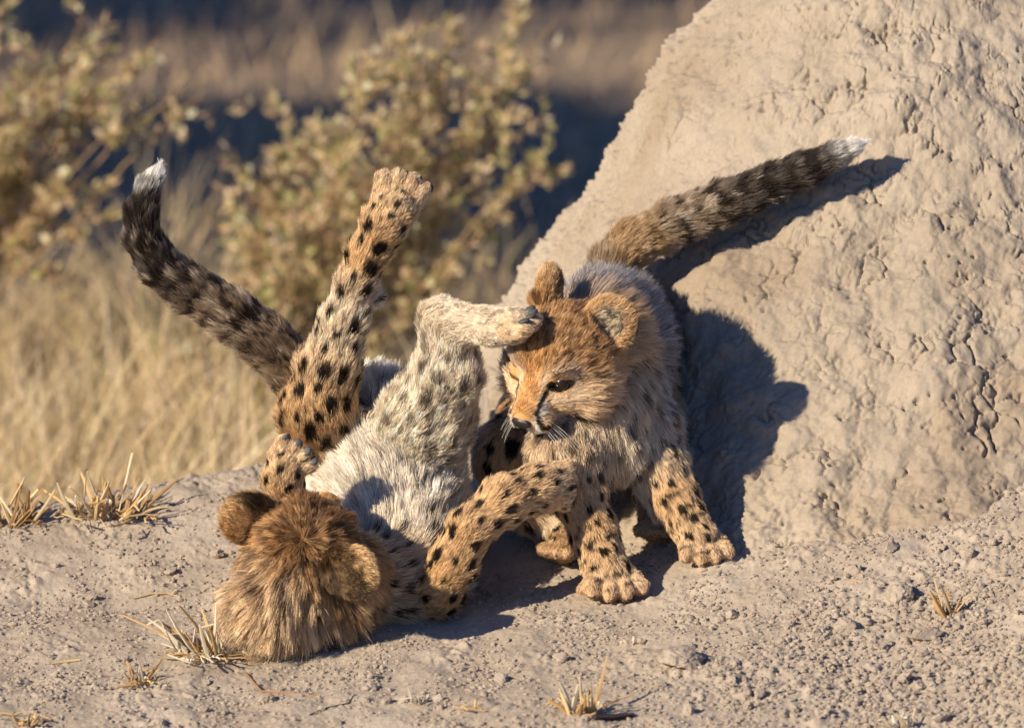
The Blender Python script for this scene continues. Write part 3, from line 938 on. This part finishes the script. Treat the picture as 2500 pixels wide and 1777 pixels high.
# tail
TP = [(820, 1030, 330, 74), (735, 915, 300, 62), (650, 832, 270, 58), (560, 765, 250, 54), (465, 706, 240, 50), (388, 645, 230, 46, 'tailend'), (350, 580, 225, 40, 'tailend'), (346, 520, 220, 35, 'tailend'), (360, 462, 215, 26, 'tailend'), (376, 434, 212, 18, 'tailtip'), (387, 410, 210, 8, 'tailtip')]
A.chain(TP, 'tail', 16)
_taxa = W(*np.array([p[:3] for p in TP[1:]]).T)
A.bald.append((L2((0, -54, 200)), 22))
for s in (-1, 1): A.bald.append((L2((s * 62, 8, 106)), 25))
PADS = [(t1, vec(.8, .1, .55), 20), (t2, vec(-.1, .95, -.25), 20), (t3, vec(.1, -.2, .95), 20), (t4, vec(.45, .50, -.55), 15)]
for tips, nrm_, off in PADS:
    for b_, m_ in tips: A.bald.append((b_ + nrm_ * off, 11))

def color_back(P, N, rw, base, spot, B, rg):
    c = base.copy()
    c, q, on = head_colors(c, P, rw, B)
    hd = rw[:, [RID[r] for r in ('crown', 'cheek')]].sum(1)
    c = mix(c, (0.44, 0.24, 0.095), 0.5 * hd)
    c = mix(c, (0.085, 0.042, 0.02), 0.85 * np.clip(hd + .7 * rw[:, RID['nape']], 0, 1) * sstep(-0.02, 0.30, perlin(P / 19 + 6) + .4 * perlin(P / 7) + .28 * sstep(-10, 50, q[:, 2])))
    np_ = rw[:, RID['nape']]
    c = mix(c, (0.66, 0.45, 0.25), 0.7 * np_ * sstep(-.3, .3, perlin(P / 26)))
    c = mix(c, (0.14, 0.075, 0.035), 0.55 * np_ * sstep(.1, .5, perlin(P / 20 + 31)))
    hn_ = np.clip(hd + rw[:, RID['nape']], 0, 1)
    c = mix(c, (0.20, 0.10, 0.042), 0.6 * hn_ * sstep(-30, 60, q[:, 2] + 14 * perlin(P / 30)))
    c = mix(c, (0.80, 0.60, 0.38), 0.55 * hn_ * sstep(-60, -150, q[:, 2] + 30 * perlin(P / 24)))
    c = mix(c, (0.07, 0.035, 0.018), 0.75 * hn_ * sstep(.22, .42, perlin(P / 13 + 71)))
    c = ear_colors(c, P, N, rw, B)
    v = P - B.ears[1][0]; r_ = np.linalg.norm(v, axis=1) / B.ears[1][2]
    tuft = sstep(1.75, 1.35, r_) * sstep(.05, .5, -(v @ CR) / (r_ * B.ears[1][2] + 1e-6) - .15 * (v @ CU) / B.ears[1][2])  # dark fur behind the ear, painted to stand for the shadow beside it
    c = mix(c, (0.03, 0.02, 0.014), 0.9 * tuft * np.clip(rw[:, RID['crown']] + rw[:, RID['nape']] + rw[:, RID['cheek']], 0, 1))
    bl = rw[:, RID['belly']]
    c = mix(c, (0.17, 0.15, 0.14), 0.6 * bl * sstep(0.0, 0.4, perlin(P / 21 + 3)))
    c = mix(c, (0.80, 0.75, 0.68), 0.5 * bl * sstep(0.1, 0.4, perlin(P / 17 + 63)))
    pl = rw[:, RID['pale']]
    c = mix(c, (0.30, 0.25, 0.21), 0.22 * pl * sstep(0.1, 0.45, perlin(P / 24 + 13)))
    c = mix(c, DARK, spot * (1 - .3 * rw[:, RID['pale']]) * (rw[:, [RID[r] for r in ('leg', 'legpale', 'thigh', 'inner', 'chest', 'neck', 'foot', 'back', 'pale')]].sum(1) > .5))
    tl = rw[:, [RID['tail'], RID['tailend']]].sum(1)
    c = tail_bands(P, _taxa, tl, c, 0.0)
    return c

base_a = W(900, 1500, -100)
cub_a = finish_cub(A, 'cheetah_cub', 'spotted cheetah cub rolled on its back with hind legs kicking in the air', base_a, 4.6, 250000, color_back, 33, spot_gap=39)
blob('nose', M_nose, cub_a, base_a, L2((0, -58, 196)), A2, (27, 15, 13), 12, 0.1)
for s in (-1, 1):
    e = blob('eye', M_eye, cub_a, base_a, L2((s * 61, 9, 103)), A2, (22, 22, 22), 12)
    blob('pupil', M_pupil, e, base_a, L2((s * 64, 6, 121.0)), A2, (9.5, 9.5, 5), 8)
def soles(tips, nrm, off=20, rp=(16, 13, 7), cl=True, out=None):
    for b, m in tips:
        d = (b - m) / np.linalg.norm(b - m)
        sd_ = np.cross(d, nrm); sd_ /= np.linalg.norm(sd_)
        blob('toe_pad', M_pad, cub_a, base_a, b + nrm * off, np.stack([d, sd_, np.cross(d, sd_)]), rp, 8, .1)
        if cl: claw(cub_a, base_a, b + d * 12, d, -nrm * -1.0, 17, 3.4)
for tips, nrm_, off in PADS: soles(tips, nrm_, off)

# ------------------------------------------------------------------ things on the ground: clods, stubble, twigs
def ground_at(px, py):
    """point of the bare ground seen at a pixel (pixel units), relief included"""
    lo, hi = -1700.0, float(np.interp(px, _cx, _cd))
    for _ in range(40):
        m = (lo + hi) / 2
        if ground_row(np.array([px * 1.0]), np.array([m]))[0] > py: lo = m
        else: hi = m
    p = ground_pt(np.array([px * 1.0]), np.array([lo]))
    p[:, 2] += ground_relief(p)
    return p[0]

def ico(sub):
    t = (1 + 5 ** .5) / 2
    V = [(-1, t, 0), (1, t, 0), (-1, -t, 0), (1, -t, 0), (0, -1, t), (0, 1, t), (0, -1, -t), (0, 1, -t), (t, 0, -1), (t, 0, 1), (-t, 0, -1), (-t, 0, 1)]
    F = [(0, 11, 5), (0, 5, 1), (0, 1, 7), (0, 7, 10), (0, 10, 11), (1, 5, 9), (5, 11, 4), (11, 10, 2), (10, 7, 6), (7, 1, 8), (3, 9, 4), (3, 4, 2), (3, 2, 6), (3, 6, 8), (3, 8, 9), (4, 9, 5), (2, 4, 11), (6, 2, 10), (8, 6, 7), (9, 8, 1)]
    V = [np.array(v) / np.linalg.norm(v) for v in V]
    for _ in range(sub):
        mid, G = {}, []
        def m(a, b):
            k = (min(a, b), max(a, b))
            if k not in mid:
                v = V[a] + V[b]; V.append(v / np.linalg.norm(v)); mid[k] = len(V) - 1
            return mid[k]
        for a, b, c in F:
            x, y, z = m(a, b), m(b, c), m(c, a)
            G += [(a, x, z), (b, y, x), (c, z, y), (x, y, z)]
        F = G
    return np.array(V), np.array(F)

ICO0, ICO1, ICO2, ICO3 = ico(0), ico(1), ico(2), ico(3)

def rock_verts(ic, size, seed, flat=0.6, rough=0.35):
    V, F = ic
    V = V * (1 + rough * perlin(V * 1.3 + seed * 7.7))[:, None] * (1 + 0.5 * rough * perlin(V * 3.1 + seed * 3.1))[:, None]
    r = np.random.default_rng(seed)
    # a few broken faces
    for _ in range(4):
        d = r.normal(size=3); d /= np.linalg.norm(d)
        h = V @ d; lim = 0.62 + 0.25 * r.random()
        V = V - np.maximum(h - lim, 0)[:, None] * d
    if len(V) > 100: V = V * (1 + .07 * perlin(V * 5.5 + seed) + .04 * perlin(V * 12 + seed))[:, None]
    V = V * np.array(size) * np.array([1, 1, flat])
    a = r.uniform(0, 6.28); c, s = math.cos(a), math.sin(a)
    return V @ np.array([[c, s, 0], [-s, c, 0], [0, 0, 1]]), F

M_clod = soil_mat('dry_clod', [(0.25, (0.31, 0.254, 0.203)), (0.5, (0.37, 0.308, 0.25)), (0.75, (0.43, 0.37, 0.31))], 30, 500, 0.5, 0.0012)

named_clods = [
    (1660, 1625, (64, 52, 40), 'large flat broken clod of pale brown earth by the stubble'),
    (2195, 1462, (36, 34, 46), 'rounded upright clod of earth casting a dark shadow beside straw stub'),
    (2262, 1556, (40, 26, 24), 'angular grey clod of earth below the upright straw stub'),
    (2066, 1540, (34, 30, 30), 'lumpy clod of earth on the open soil between pebbles'),
    (1372, 1612, (26, 20, 20), 'low round clod with a dark shadow above the bottom stubble'),
    (1680, 1738, (17, 14, 26), 'small upright splinter of grey earth beside the dark stick'),
]
for i, (x, y, sz, lab) in enumerate(named_clods):
    V, F = rock_verts(ICO3, sz, 40 + i, 0.75, .24)
    p = ground_at(x, y)
    o = link('clod', mesh_from('clod', V * S, F, False), M_clod, None, (p + (0, 0, sz[2] * .18)) * S)
    tag(o, lab, 'clod', 'named clods of earth')
rg6 = np.random.default_rng(8)
clod_meshes = []
for i in range(9):
    V, F = rock_verts(ICO2, (1, 1, 1), 70 + i, 0.7)
    clod_meshes.append(mesh_from('clod', V * S, F, False)); clod_meshes[-1].materials.append(M_clod)
n = 0
while n < 190:
    x = rg6.uniform(20, 2480); y = rg6.uniform(1240, 1770)
    dens = 0.25 + 0.9 * sstep(1500, 2300, x) * sstep(1380, 1560, y) + 0.35 * sstep(1600, 1760, y)
    if rg6.random() > dens: continue
    if y < np.interp(x, [0, 650, 1100, 1500, 1720, 2500], [1330, 1250, 1560, 1500, 1420, 1290]): continue
    if 560 < x < 1150 and y < 1640: continue
    p = ground_at(x, y); r = 6 + 13 * rg6.random() ** 2.2
    o = link('clod', clod_meshes[n % 9], None, None, (p + (0, 0, r * .25)) * S)
    o.scale = (r * rg6.uniform(.8, 1.3), r * rg6.uniform(.8, 1.3), r * rg6.uniform(.8, 1.2))
    o.rotation_euler = (rg6.uniform(-.5, .5), rg6.uniform(-.5, .5), rg6.uniform(0, 6.28))
    where = ('between grass stubs and lying cub' if x < 560 else 'below the lying cub' if x < 1180 else 'round the golden stub' if x < 1720 else
             'strewn round the upright straw stub' if y < 1600 else 'near the flat straw rosette')
    size = 'tiny' if r < 8.5 else 'small' if r < 12 else 'plum sized'
    tag(o, size + ' loose clod of grey brown earth ' + where, 'clod', 'loose clods ' + where)
    n += 1

# gravel: crumbs nobody could count
cr_v, cr_f, nv = [], [], 0
NG = 26000
xs = rg6.uniform(-40, 2540, NG * 2); ds = rg6.uniform(-1000, 850, NG * 2)
rowz = ground_row(xs, ds); crest = np.interp(xs, _cx, _cd)
den = np.clip(0.35 + perlin(np.stack([xs / 170, ds / 320, 0 * xs], 1)) + 0.5 * sstep(1450, 2200, xs) * sstep(100, -500, ds), 0.05, 1)
ok = (ds < crest - 10) & (rg6.random(NG * 2) < den) & (rowz > 1180)
xs, ds = xs[ok][:NG], ds[ok][:NG]
gpp = ground_pt(xs, ds); gpp[:, 2] += ground_relief(gpp)
shapes = [rock_verts(ICO0, (1, 1, 1), 200 + i, 0.75, .5) for i in range(24)]
rs = (2.0 + 6.5 * rg6.random(len(xs)) ** 3) * (1 + .45 * sstep(1500, 2300, xs) * sstep(200, -400, ds))
for i in range(len(xs)):
    V, F = shapes[i % 24]
    a = rs[i]
    cr_v.append(V * a * (1, 1 - .3 * (i % 3) / 2, 1) + gpp[i] + (0, 0, a * .2)); cr_f.append(F + nv); nv += len(V)
gravel = link('gravel', mesh_from('gravel', np.concatenate(cr_v) * S, np.concatenate(cr_f), False), M_clod)
tag(gravel, 'fine crumbs of dry earth scattered over the soil', 'gravel', kind='stuff')

STRAWS = [(0.70, 0.50, 0.25), (0.78, 0.60, 0.34), (0.62, 0.38, 0.15), (0.80, 0.70, 0.52), (0.66, 0.44, 0.20), (0.50, 0.33, 0.17)]

def stalk_mesh(name, P, w, c, flat=0.45, seg=6):
    """a slightly flattened dry stalk with a frayed, open end"""
    P = np.array(P, float)
    V, Q = tube(P, w, seg)
    ring = np.repeat(P, seg, 0); tg = P[-1] - P[0]; tg /= np.linalg.norm(tg) + 1e-9
    fl = np.cross(tg, np.array([math.sin(P[-1][0] * 1.7), math.cos(P[-1][1] * 1.3), .35])); fl /= np.linalg.norm(fl) + 1e-9
    V = V - ((V - ring) @ fl)[:, None] * fl * (1 - flat)
    m = mesh_from(name, V * S, Q, False)
    k = np.repeat(np.linspace(0, 1, len(P)), seg)
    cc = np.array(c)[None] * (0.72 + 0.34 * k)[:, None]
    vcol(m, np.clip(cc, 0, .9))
    m.materials.append(M_straw)
    return m

def stubble(x, y, label, n, ln, lean, spread, w=(3.5, 6), seed=0, cols=STRAWS, base_r=22, litter=0, lrad=80, group='stubs of cut grass'):
    r = np.random.default_rng(seed)
    g = ground_at(x, y)
    t = empty('grass_stub', g * S)
    tag(t, label, 'grass stub', group)
    for i in range(n):
        a = r.uniform(0, 6.28); rad = base_r * math.sqrt(r.random())
        o = np.array([rad * math.cos(a) * 1.4, rad * math.sin(a), -6.0])
        d = np.array([lean[0] + r.normal(0, spread), lean[1] + r.normal(0, spread * .7), 1.0])
        d[:2] += np.array([math.cos(a), math.sin(a)]) * spread * .8
        d /= np.linalg.norm(d)
        L = r.uniform(*ln)
        bend = r.normal(0, .16, 3)
        P = [o + d * L * u + bend * L * u * u for u in np.linspace(0, 1, 4)]
        if r.random() < .25:                                   # snapped over
            P[3] = P[2] + np.array([r.normal(0, 1), r.normal(0, .6), -.35]) * L * .3
        ww = r.uniform(*w) * r.choice([.6, .9, 1.15, 1.35])
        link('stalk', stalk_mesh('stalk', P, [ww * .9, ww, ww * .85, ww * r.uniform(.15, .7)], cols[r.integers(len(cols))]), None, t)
    for i in range(litter):
        a = r.uniform(0, 6.28); rad = lrad * math.sqrt(r.random())
        q = g + np.array([rad * math.cos(a) * 1.3, rad * math.sin(a) * 1.6, 0])
        q[2] += 3 + 10 * r.random()
        b = r.uniform(0, 6.28); L = r.uniform(20, 75); d = np.array([math.cos(b), math.sin(b), r.normal(.08, .16)])
        P = [q - g + d * L * (u - .5) + np.array([0, 0, r.normal(0, 2)]) for u in np.linspace(0, 1, 4)]
        ww = r.uniform(1.0, 3.4)
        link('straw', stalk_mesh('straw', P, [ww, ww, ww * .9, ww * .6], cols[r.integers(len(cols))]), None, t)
    return t

stubble(508, 1605, 'spiky clump of orange and white straw beside the lying cub head', 38, (50, 165), (-.4, .0), .5, (3.5, 6.2), 1, litter=70, lrad=85, base_r=48, cols=STRAWS + [(.86, .79, .64), (.85, .75, .56), (.86, .80, .68)])
stubble(345, 1662, 'fibrous low tuft of bleached straw next to the spiky clump', 12, (25, 70), (-.05, .1), .4, (3, 5.5), 2, litter=18, lrad=45, base_r=18)
stubble(265, 1268, 'wide splayed stub of cut grass on the edge of the rise', 54, (50, 130), (0, .1), .8, (3.5, 6.5), 3, litter=36, lrad=110, base_r=65)
stubble(35, 1285, 'dense dark based stub of cut grass at the end of the rise', 32, (60, 115), (.05, .1), .45, (4, 7), 4, litter=8, lrad=60, base_r=38, cols=STRAWS + [(0.3, .17, .07)])
stubble(1425, 1752, 'golden stub of two stalk bundles beside the dark stick', 22, (40, 115), (-.05, .05), .35, (4, 7.5), 5, litter=6, lrad=50, base_r=26)
stubble(2318, 1510, 'small upright straw stub among clods with a split stalk', 8, (40, 90), (-.1, .1), .3, (3, 6), 6, litter=3, lrad=40, base_r=12)
stubble(2200, 1776, 'flat rosette of pale bleached straw flakes beside a dark hollow', 14, (25, 60), (0, .1), .9, (3, 6), 7, cols=[(0.75, .66, .50), (.7, .56, .36), (.8, .74, .62)], litter=8, lrad=45)
stubble(1540, 1568, 'tiny pale star of straw on smooth dusty soil', 9, (18, 36), (0, .1), .7, (2.8, 5), 8, cols=[(0.72, .58, .44), (.7, .62, .5)], litter=0, base_r=8)
stubble(1022, 1722, 'tiny whitish straw tuft below the lying cub', 10, (18, 40), (0, .1), .7, (2.8, 5), 9, cols=[(0.75, .66, .52), (.7, .6, .45)], litter=5, lrad=30, base_r=8)
stubble(1155, 1742, 'tiny tan straw tuft between the twig and the golden stub', 8, (15, 36), (.1, .1), .7, (2.8, 5), 10, litter=4, lrad=26, base_r=8)
stubble(60, 1768, 'short straw scraps clumped at the bottom corner of the soil', 8, (20, 50), (.2, .1), .7, (3.2, 6), 12, litter=14, lrad=60, base_r=14)

def twig(name, label, cat, pts, w, c, mat=None, lift=3, group=None):
    P0 = np.array([ground_at(x, y) for x, y in pts]); P0[:, 2] += lift
    g = P0[0].copy()
    t = np.linspace(0, 1, len(P0)); tt = np.linspace(0, 1, len(P0) * 3 - 2)
    P = np.stack([np.interp(tt, t, P0[:, k]) for k in range(3)], 1) - g
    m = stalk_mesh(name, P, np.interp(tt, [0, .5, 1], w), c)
    o = link(name, m, None, None, g * S)
    return tag(o, label, cat, group)
twig('twig', 'bent orange brown twig on the soil below the lying cub', 'twig', [(600, 1640), (622, 1664), (640, 1686), (690, 1696), (780, 1706)], (4.5, 4, 2.5), (0.50, .28, .12))
twig('twig', 'thin dark curved twig lying beyond the bent orange one', 'twig', [(755, 1748), (800, 1732), (850, 1716), (866, 1700)], (2.4, 3, 1.6), (0.16, .10, .07))
twig('stick', 'short dark charred stick half buried beside the golden stub', 'stick', [(1450, 1768), (1490, 1760), (1545, 1748)], (13, 15, 10), (0.075, .06, .055), lift=5)
twig('straw', 'flat pale straw leaf lying above the spiky clump', 'straw', [(325, 1452), (370, 1448), (410, 1448), (452, 1458)], (2, 5.5, 2), (0.74, .54, .28))
twig('straw', 'short pale straw scrap on bare soil far from the clumps', 'straw', [(124, 1624), (160, 1619), (195, 1616)], (2, 5, 3), (0.72, .54, .28))
twig('straw', 'thin straw sliver lying near the rounded upright clod', 'straw', [(2068, 1418), (2085, 1424), (2104, 1428)], (2, 4, 2), (0.72, .52, .27))
twig('straw', 'curled white straw sliver between the pebbles and flat clod', 'straw', [(1992, 1630), (2012, 1624), (2034, 1630)], (2, 4, 2), (0.80, .72, .56))

# ------------------------------------------------------------------ shrubs and dry grass behind the rise, out of focus
def row_of_plain(px, d):
    lo, hi = -4000.0, 6000.0
    for _ in range(40):
        m = (lo + hi) / 2
        if W(px, m, d)[2] > PLAIN_Z: lo = m
        else: hi = m
    return lo

def leaves_mesh(name, P, D, ln, wd, cols, rg):
    """bent diamond leaves at P pointing along D"""
    n = len(P)
    D = D / (np.linalg.norm(D, axis=1)[:, None] + 1e-9)
    r = rg.normal(size=(n, 3)); s = np.cross(D, r); s /= np.linalg.norm(s, axis=1)[:, None] + 1e-9
    u = np.cross(s, D)
    a = P; c = P + D * ln[:, None]
    m = P + D * (ln * .5)[:, None] + u * (ln * .12)[:, None]
    l = m + s * wd[:, None]; r_ = m - s * wd[:, None]
    V = np.stack([a, l, c, r_], 1).reshape(-1, 3)
    i = np.arange(n)[:, None] * 4
    F = np.concatenate([i + [0, 1, 2], i + [0, 2, 3]])
    me = mesh_from(name, V * S, F, False)
    vcol(me, np.repeat(cols, 4, 0))
    me.materials.append(M_leaf)
    return me

LEAFC = np.array([(0.52, 0.42, 0.22), (0.62, 0.50, 0.28), (0.44, 0.40, 0.18), (0.70, 0.56, 0.36), (0.36, 0.36, 0.15), (0.74, 0.60, 0.43), (0.58, 0.42, 0.27), (0.50, 0.36, 0.22)])

def shrub(name, label, px, d, sprigs, seed, nleaf=22, lsize=(30, 55), twigs=9, leafc=LEAFC, group='leafy shrubs behind the rise', thick=9):
    rg = np.random.default_rng(seed)
    base = W(px, row_of_plain(px, d), d)
    t = empty(name, base * S); tag(t, label, 'shrub', group)
    sv, sq, nv = [], [], 0
    LP, LD = [], []
    def add_tube(P, R):
        nonlocal nv
        V, Q = tube(P, R, 5, False); sv.append(V); sq.append(Q + nv); nv += len(V)
    for (x, y, dd) in sprigs:
        tip = W(x, y, d + dd)
        mid = base * .45 + tip * .55 + rg.normal(0, 60, 3) + np.array([0, 0, 120.])
        u = np.linspace(0, 1, 12)[:, None]
        C = base * (1 - u) ** 2 + 2 * mid * u * (1 - u) + tip * u ** 2
        C[1:-1] += rg.normal(0, 7, (10, 3))
        add_tube(C - base, np.linspace(thick, 2.2, 12))
        for k in range(twigs):
            f = rg.uniform(.35, .98) * 11; i = int(f)
            o = C[i] + (C[min(i + 1, 11)] - C[i]) * (f - i)
            tg = C[min(i + 1, 11)] - C[max(i - 1, 0)]; tg /= np.linalg.norm(tg)
            dv = tg * .8 + rg.normal(0, .62, 3) + np.array([0, 0, .2]); dv /= np.linalg.norm(dv)
            L = rg.uniform(70, 210)
            v = np.linspace(0, 1, 6)[:, None]
            TW = o + dv * L * v + rg.normal(0, .25, 3) * L * v * v
            add_tube(TW - base, np.linspace(2.4, .9, 6))
            m = int(nleaf * rg.uniform(.6, 1.3))
            q = rg.uniform(.12, 1.05, m)[:, None]
            LP.append(o + dv * L * q + rg.normal(0, 7, (m, 3)))
            LD.append(dv * .7 + rg.normal(0, .75, (m, 3)))
    m = mesh_from('stem', np.concatenate(sv) * S, np.concatenate(sq))
    vcol(m, np.tile((0.33, 0.22, 0.12), (nv, 1))); m.materials.append(M_bark)
    link('stem', m, None, t)
    LP = np.concatenate(LP); LD = np.concatenate(LD)
    n = len(LP)
    cc = leafc[rg.integers(len(leafc), size=n)] * rg.uniform(.85, 1.35, (n, 1))
    me = leaves_mesh('foliage', LP - base, LD, rg.uniform(*lsize, n), rg.uniform(7, 13, n), np.clip(cc, 0, .8), rg)
    link('foliage', me, None, t)
    return t

rgs = np.random.default_rng(77)
def jit(pts, s=120, z=350):
    return [(x + rgs.normal(0, s * .3), y + rgs.normal(0, s * .3), rgs.uniform(-z, z)) for x, y in pts]
shrub('shrub', 'yellow green leafy shrub with arching sprigs beside the upraised tail', -420, 6000,
      jit([(480, 250), (330, 130), (400, 60), (250, 30), (120, 60), (40, 150), (150, 250), (330, 310), (20, 320), (200, 420), (120, 470), (-60, 60), (-80, 260), (260, 200), (60, 400), (180, 120), (300, 240), (90, 200), (400, 180), (20, 40), (230, 320)]), 3, 23)
shrub('shrub', 'dense olive leafy shrub between the upraised paw and the mound', 640, 5800,
      jit([(1180, 40), (1300, 150), (1250, 260), (1120, 160), (1020, 130), (930, 120), (860, 210), (700, 280), (900, 330), (1050, 300), (1180, 330), (1380, 430), (1250, 470), (1120, 470), (960, 440), (800, 440), (640, 500),
           (700, 620), (860, 580), (1000, 600), (1130, 560), (760, 700), (620, 640), (930, 690), (1050, 680), (560, 780), (680, 820), (1100, 90), (1220, 200), (1330, 60), (1040, 220), (980, 520), (880, 480), (1290, 380), (740, 380), (1180, 400)]), 4, 22)

def grass(name, label, n, xr, dr, hr, seed, cols, wid=(3, 6), lean=0.35, clump=260, kind='stuff', dens=None):
    rg = np.random.default_rng(seed)
    x = rg.uniform(*xr, n * 3); d = rg.uniform(*dr, n * 3)
    if dens is not None:
        k = rg.random(n * 3) < dens(x, d); x, d = x[k][:n], d[k][:n]
    else: x, d = x[:n], d[:n]
    n = len(x)
    base = W(x, np.array([row_of_plain(1250, q) for q in np.linspace(*dr, 40)])[np.clip(((d - dr[0]) / (dr[1] - dr[0]) * 39).astype(int), 0, 39)], d)
    ck = perlin(np.stack([x / clump, d / (clump * 2.5), 0 * x], 1))
    base[:, 2] = PLAIN_Z - 10
    h = rg.uniform(*hr, n) * np.clip(1 + .7 * ck, .35, 1.7)
    ln = rg.normal(0, lean, (n, 2)) + np.array([.12, 0]) + .5 * np.stack([perlin(base / 300 + 9), perlin(base / 300 + 70)], 1)
    w = rg.uniform(*wid, n)
    ang = rg.uniform(0, 3.14, n); side = np.stack([np.cos(ang), np.sin(ang), 0 * ang], 1)
    V = []
    for u in (0, .4, .75, 1.0):
        c = base + np.stack([ln[:, 0] * h * u ** 1.6, ln[:, 1] * h * u ** 1.6, h * u * (1 - .12 * u)], 1)
        V += [c - side * (w * (1 - .85 * u))[:, None], c + side * (w * (1 - .85 * u))[:, None]]
    V = np.stack(V, 1).reshape(-1, 3)
    i = np.arange(n)[:, None] * 8
    F = np.concatenate([i + [k, k + 1, k + 3, k + 2] for k in (0, 2, 4)])
    me = mesh_from(name, V * S, F, False)
    cols = np.array(cols)
    cc = cols[rg.integers(len(cols), size=n)] * rg.uniform(.7, 1.2, (n, 1))
    vcol(me, np.repeat(np.clip(cc, 0, .85), 8, 0)); me.materials.append(M_straw)
    return tag(link(name, me), label, 'grass', kind=kind)

GR = [(0.76, 0.58, 0.34), (0.82, 0.66, 0.42), (0.66, 0.48, 0.26), (0.72, 0.57, 0.38), (0.80, 0.66, 0.48), (0.54, 0.46, 0.22)]
grass('dry_grass', 'tall golden dry grass growing behind the rise', 15000, (-1200, 1700), (1500, 7500), (240, 600), 5, GR,
      dens=lambda x, d: np.clip(1.25 - np.clip(x - 450, 0, None) / 1000 - .25 * perlin(np.stack([x / 300, d / 900, 0 * x], 1)), .12, 1))
far1 = plain_depth(1250, 225); far0 = plain_depth(1250, 60); near1 = plain_depth(1250, 560)
print('PLAIN depths m', far0 * S, far1 * S, near1 * S)
grass('short_grass', 'short pinkish dry grass on the far plain', 24000, (-2600, 4600), (5200, far0 * 1.6), (60, 190), 6, [(0.52, .37, .25), (.60, .43, .30), (.46, .34, .23), (.55, .42, .25)], (4, 9), clump=500)

def tree(name, label, x, y, h, r, seed, n=2400):
    """x, y in metres on the plain; crown of leaf sprays round a forked trunk"""
    rg = np.random.default_rng(seed)
    b = np.array([x, y, PLAIN_Z * S]) / S
    t = empty(name, b * S); tag(t, label, 'tree', 'trees shading the plain')
    V0, Q0, nv = [], [], 0
    H = h / S; R = np.array(r) / S
    for k in range(7):
        a = rg.uniform(0, 6.28)
        e = np.array([math.cos(a) * R[0] * .6, math.sin(a) * R[1] * .6, H + rg.uniform(-.3, .4) * R[2]])
        u = np.linspace(0, 1, 8)[:, None]
        P = np.array([0, 0, -40.]) * (1 - u) ** 2 + 2 * np.array([0, 0, H * .7]) * u * (1 - u) + e * u ** 2
        V, Q = tube(P, np.linspace(190, 40, 8), 6); V0.append(V); Q0.append(Q + nv); nv += len(V)
    m = mesh_from('trunk', np.concatenate(V0) * S, np.concatenate(Q0)); vcol(m, np.tile((.16, .12, .09), (nv, 1))); m.materials.append(M_bark)
    link('trunk', m, None, t)
    u = rg.normal(size=(n, 3)); u /= np.linalg.norm(u, axis=1)[:, None]
    P = u * (rg.random(n) ** .4)[:, None] * R * (1 + .35 * perlin(u * 2 + seed))[:, None] + (0, 0, H)
    me = leaves_mesh('crown', P, rg.normal(size=(n, 3)), rg.uniform(250, 420, n), rg.uniform(70, 130, n), np.tile((.10, .12, .04), (n, 1)) * rg.uniform(.6, 1.3, (n, 1)), rg)
    link('crown', me, None, t)
hx, hy = SUN_TRAVEL.x / -SUN_TRAVEL.z, SUN_TRAVEL.y / -SUN_TRAVEL.z
for i, (sx, sy, h, r, lab) in enumerate([
        (-0.45, near1 * S * .985 + .30, 2.6, (.62, .62, .26), 'broad thorn tree whose shadow falls across the middle of the plain'),
        (0.40, near1 * S * .985 + .42, 3.0, (.60, .60, .26), 'taller thorn tree shading the plain beside the mound'),
        (-0.2, far0 * S * .985 + 1.25, 3.0, (2.2, 1.3, .5), 'wide spreading tree shading the far end of the plain')]):
    tree('thorn_tree', lab, sx - hx * h, sy - hy * h, h, r, 60 + i, (1500, 900, 5200)[i])
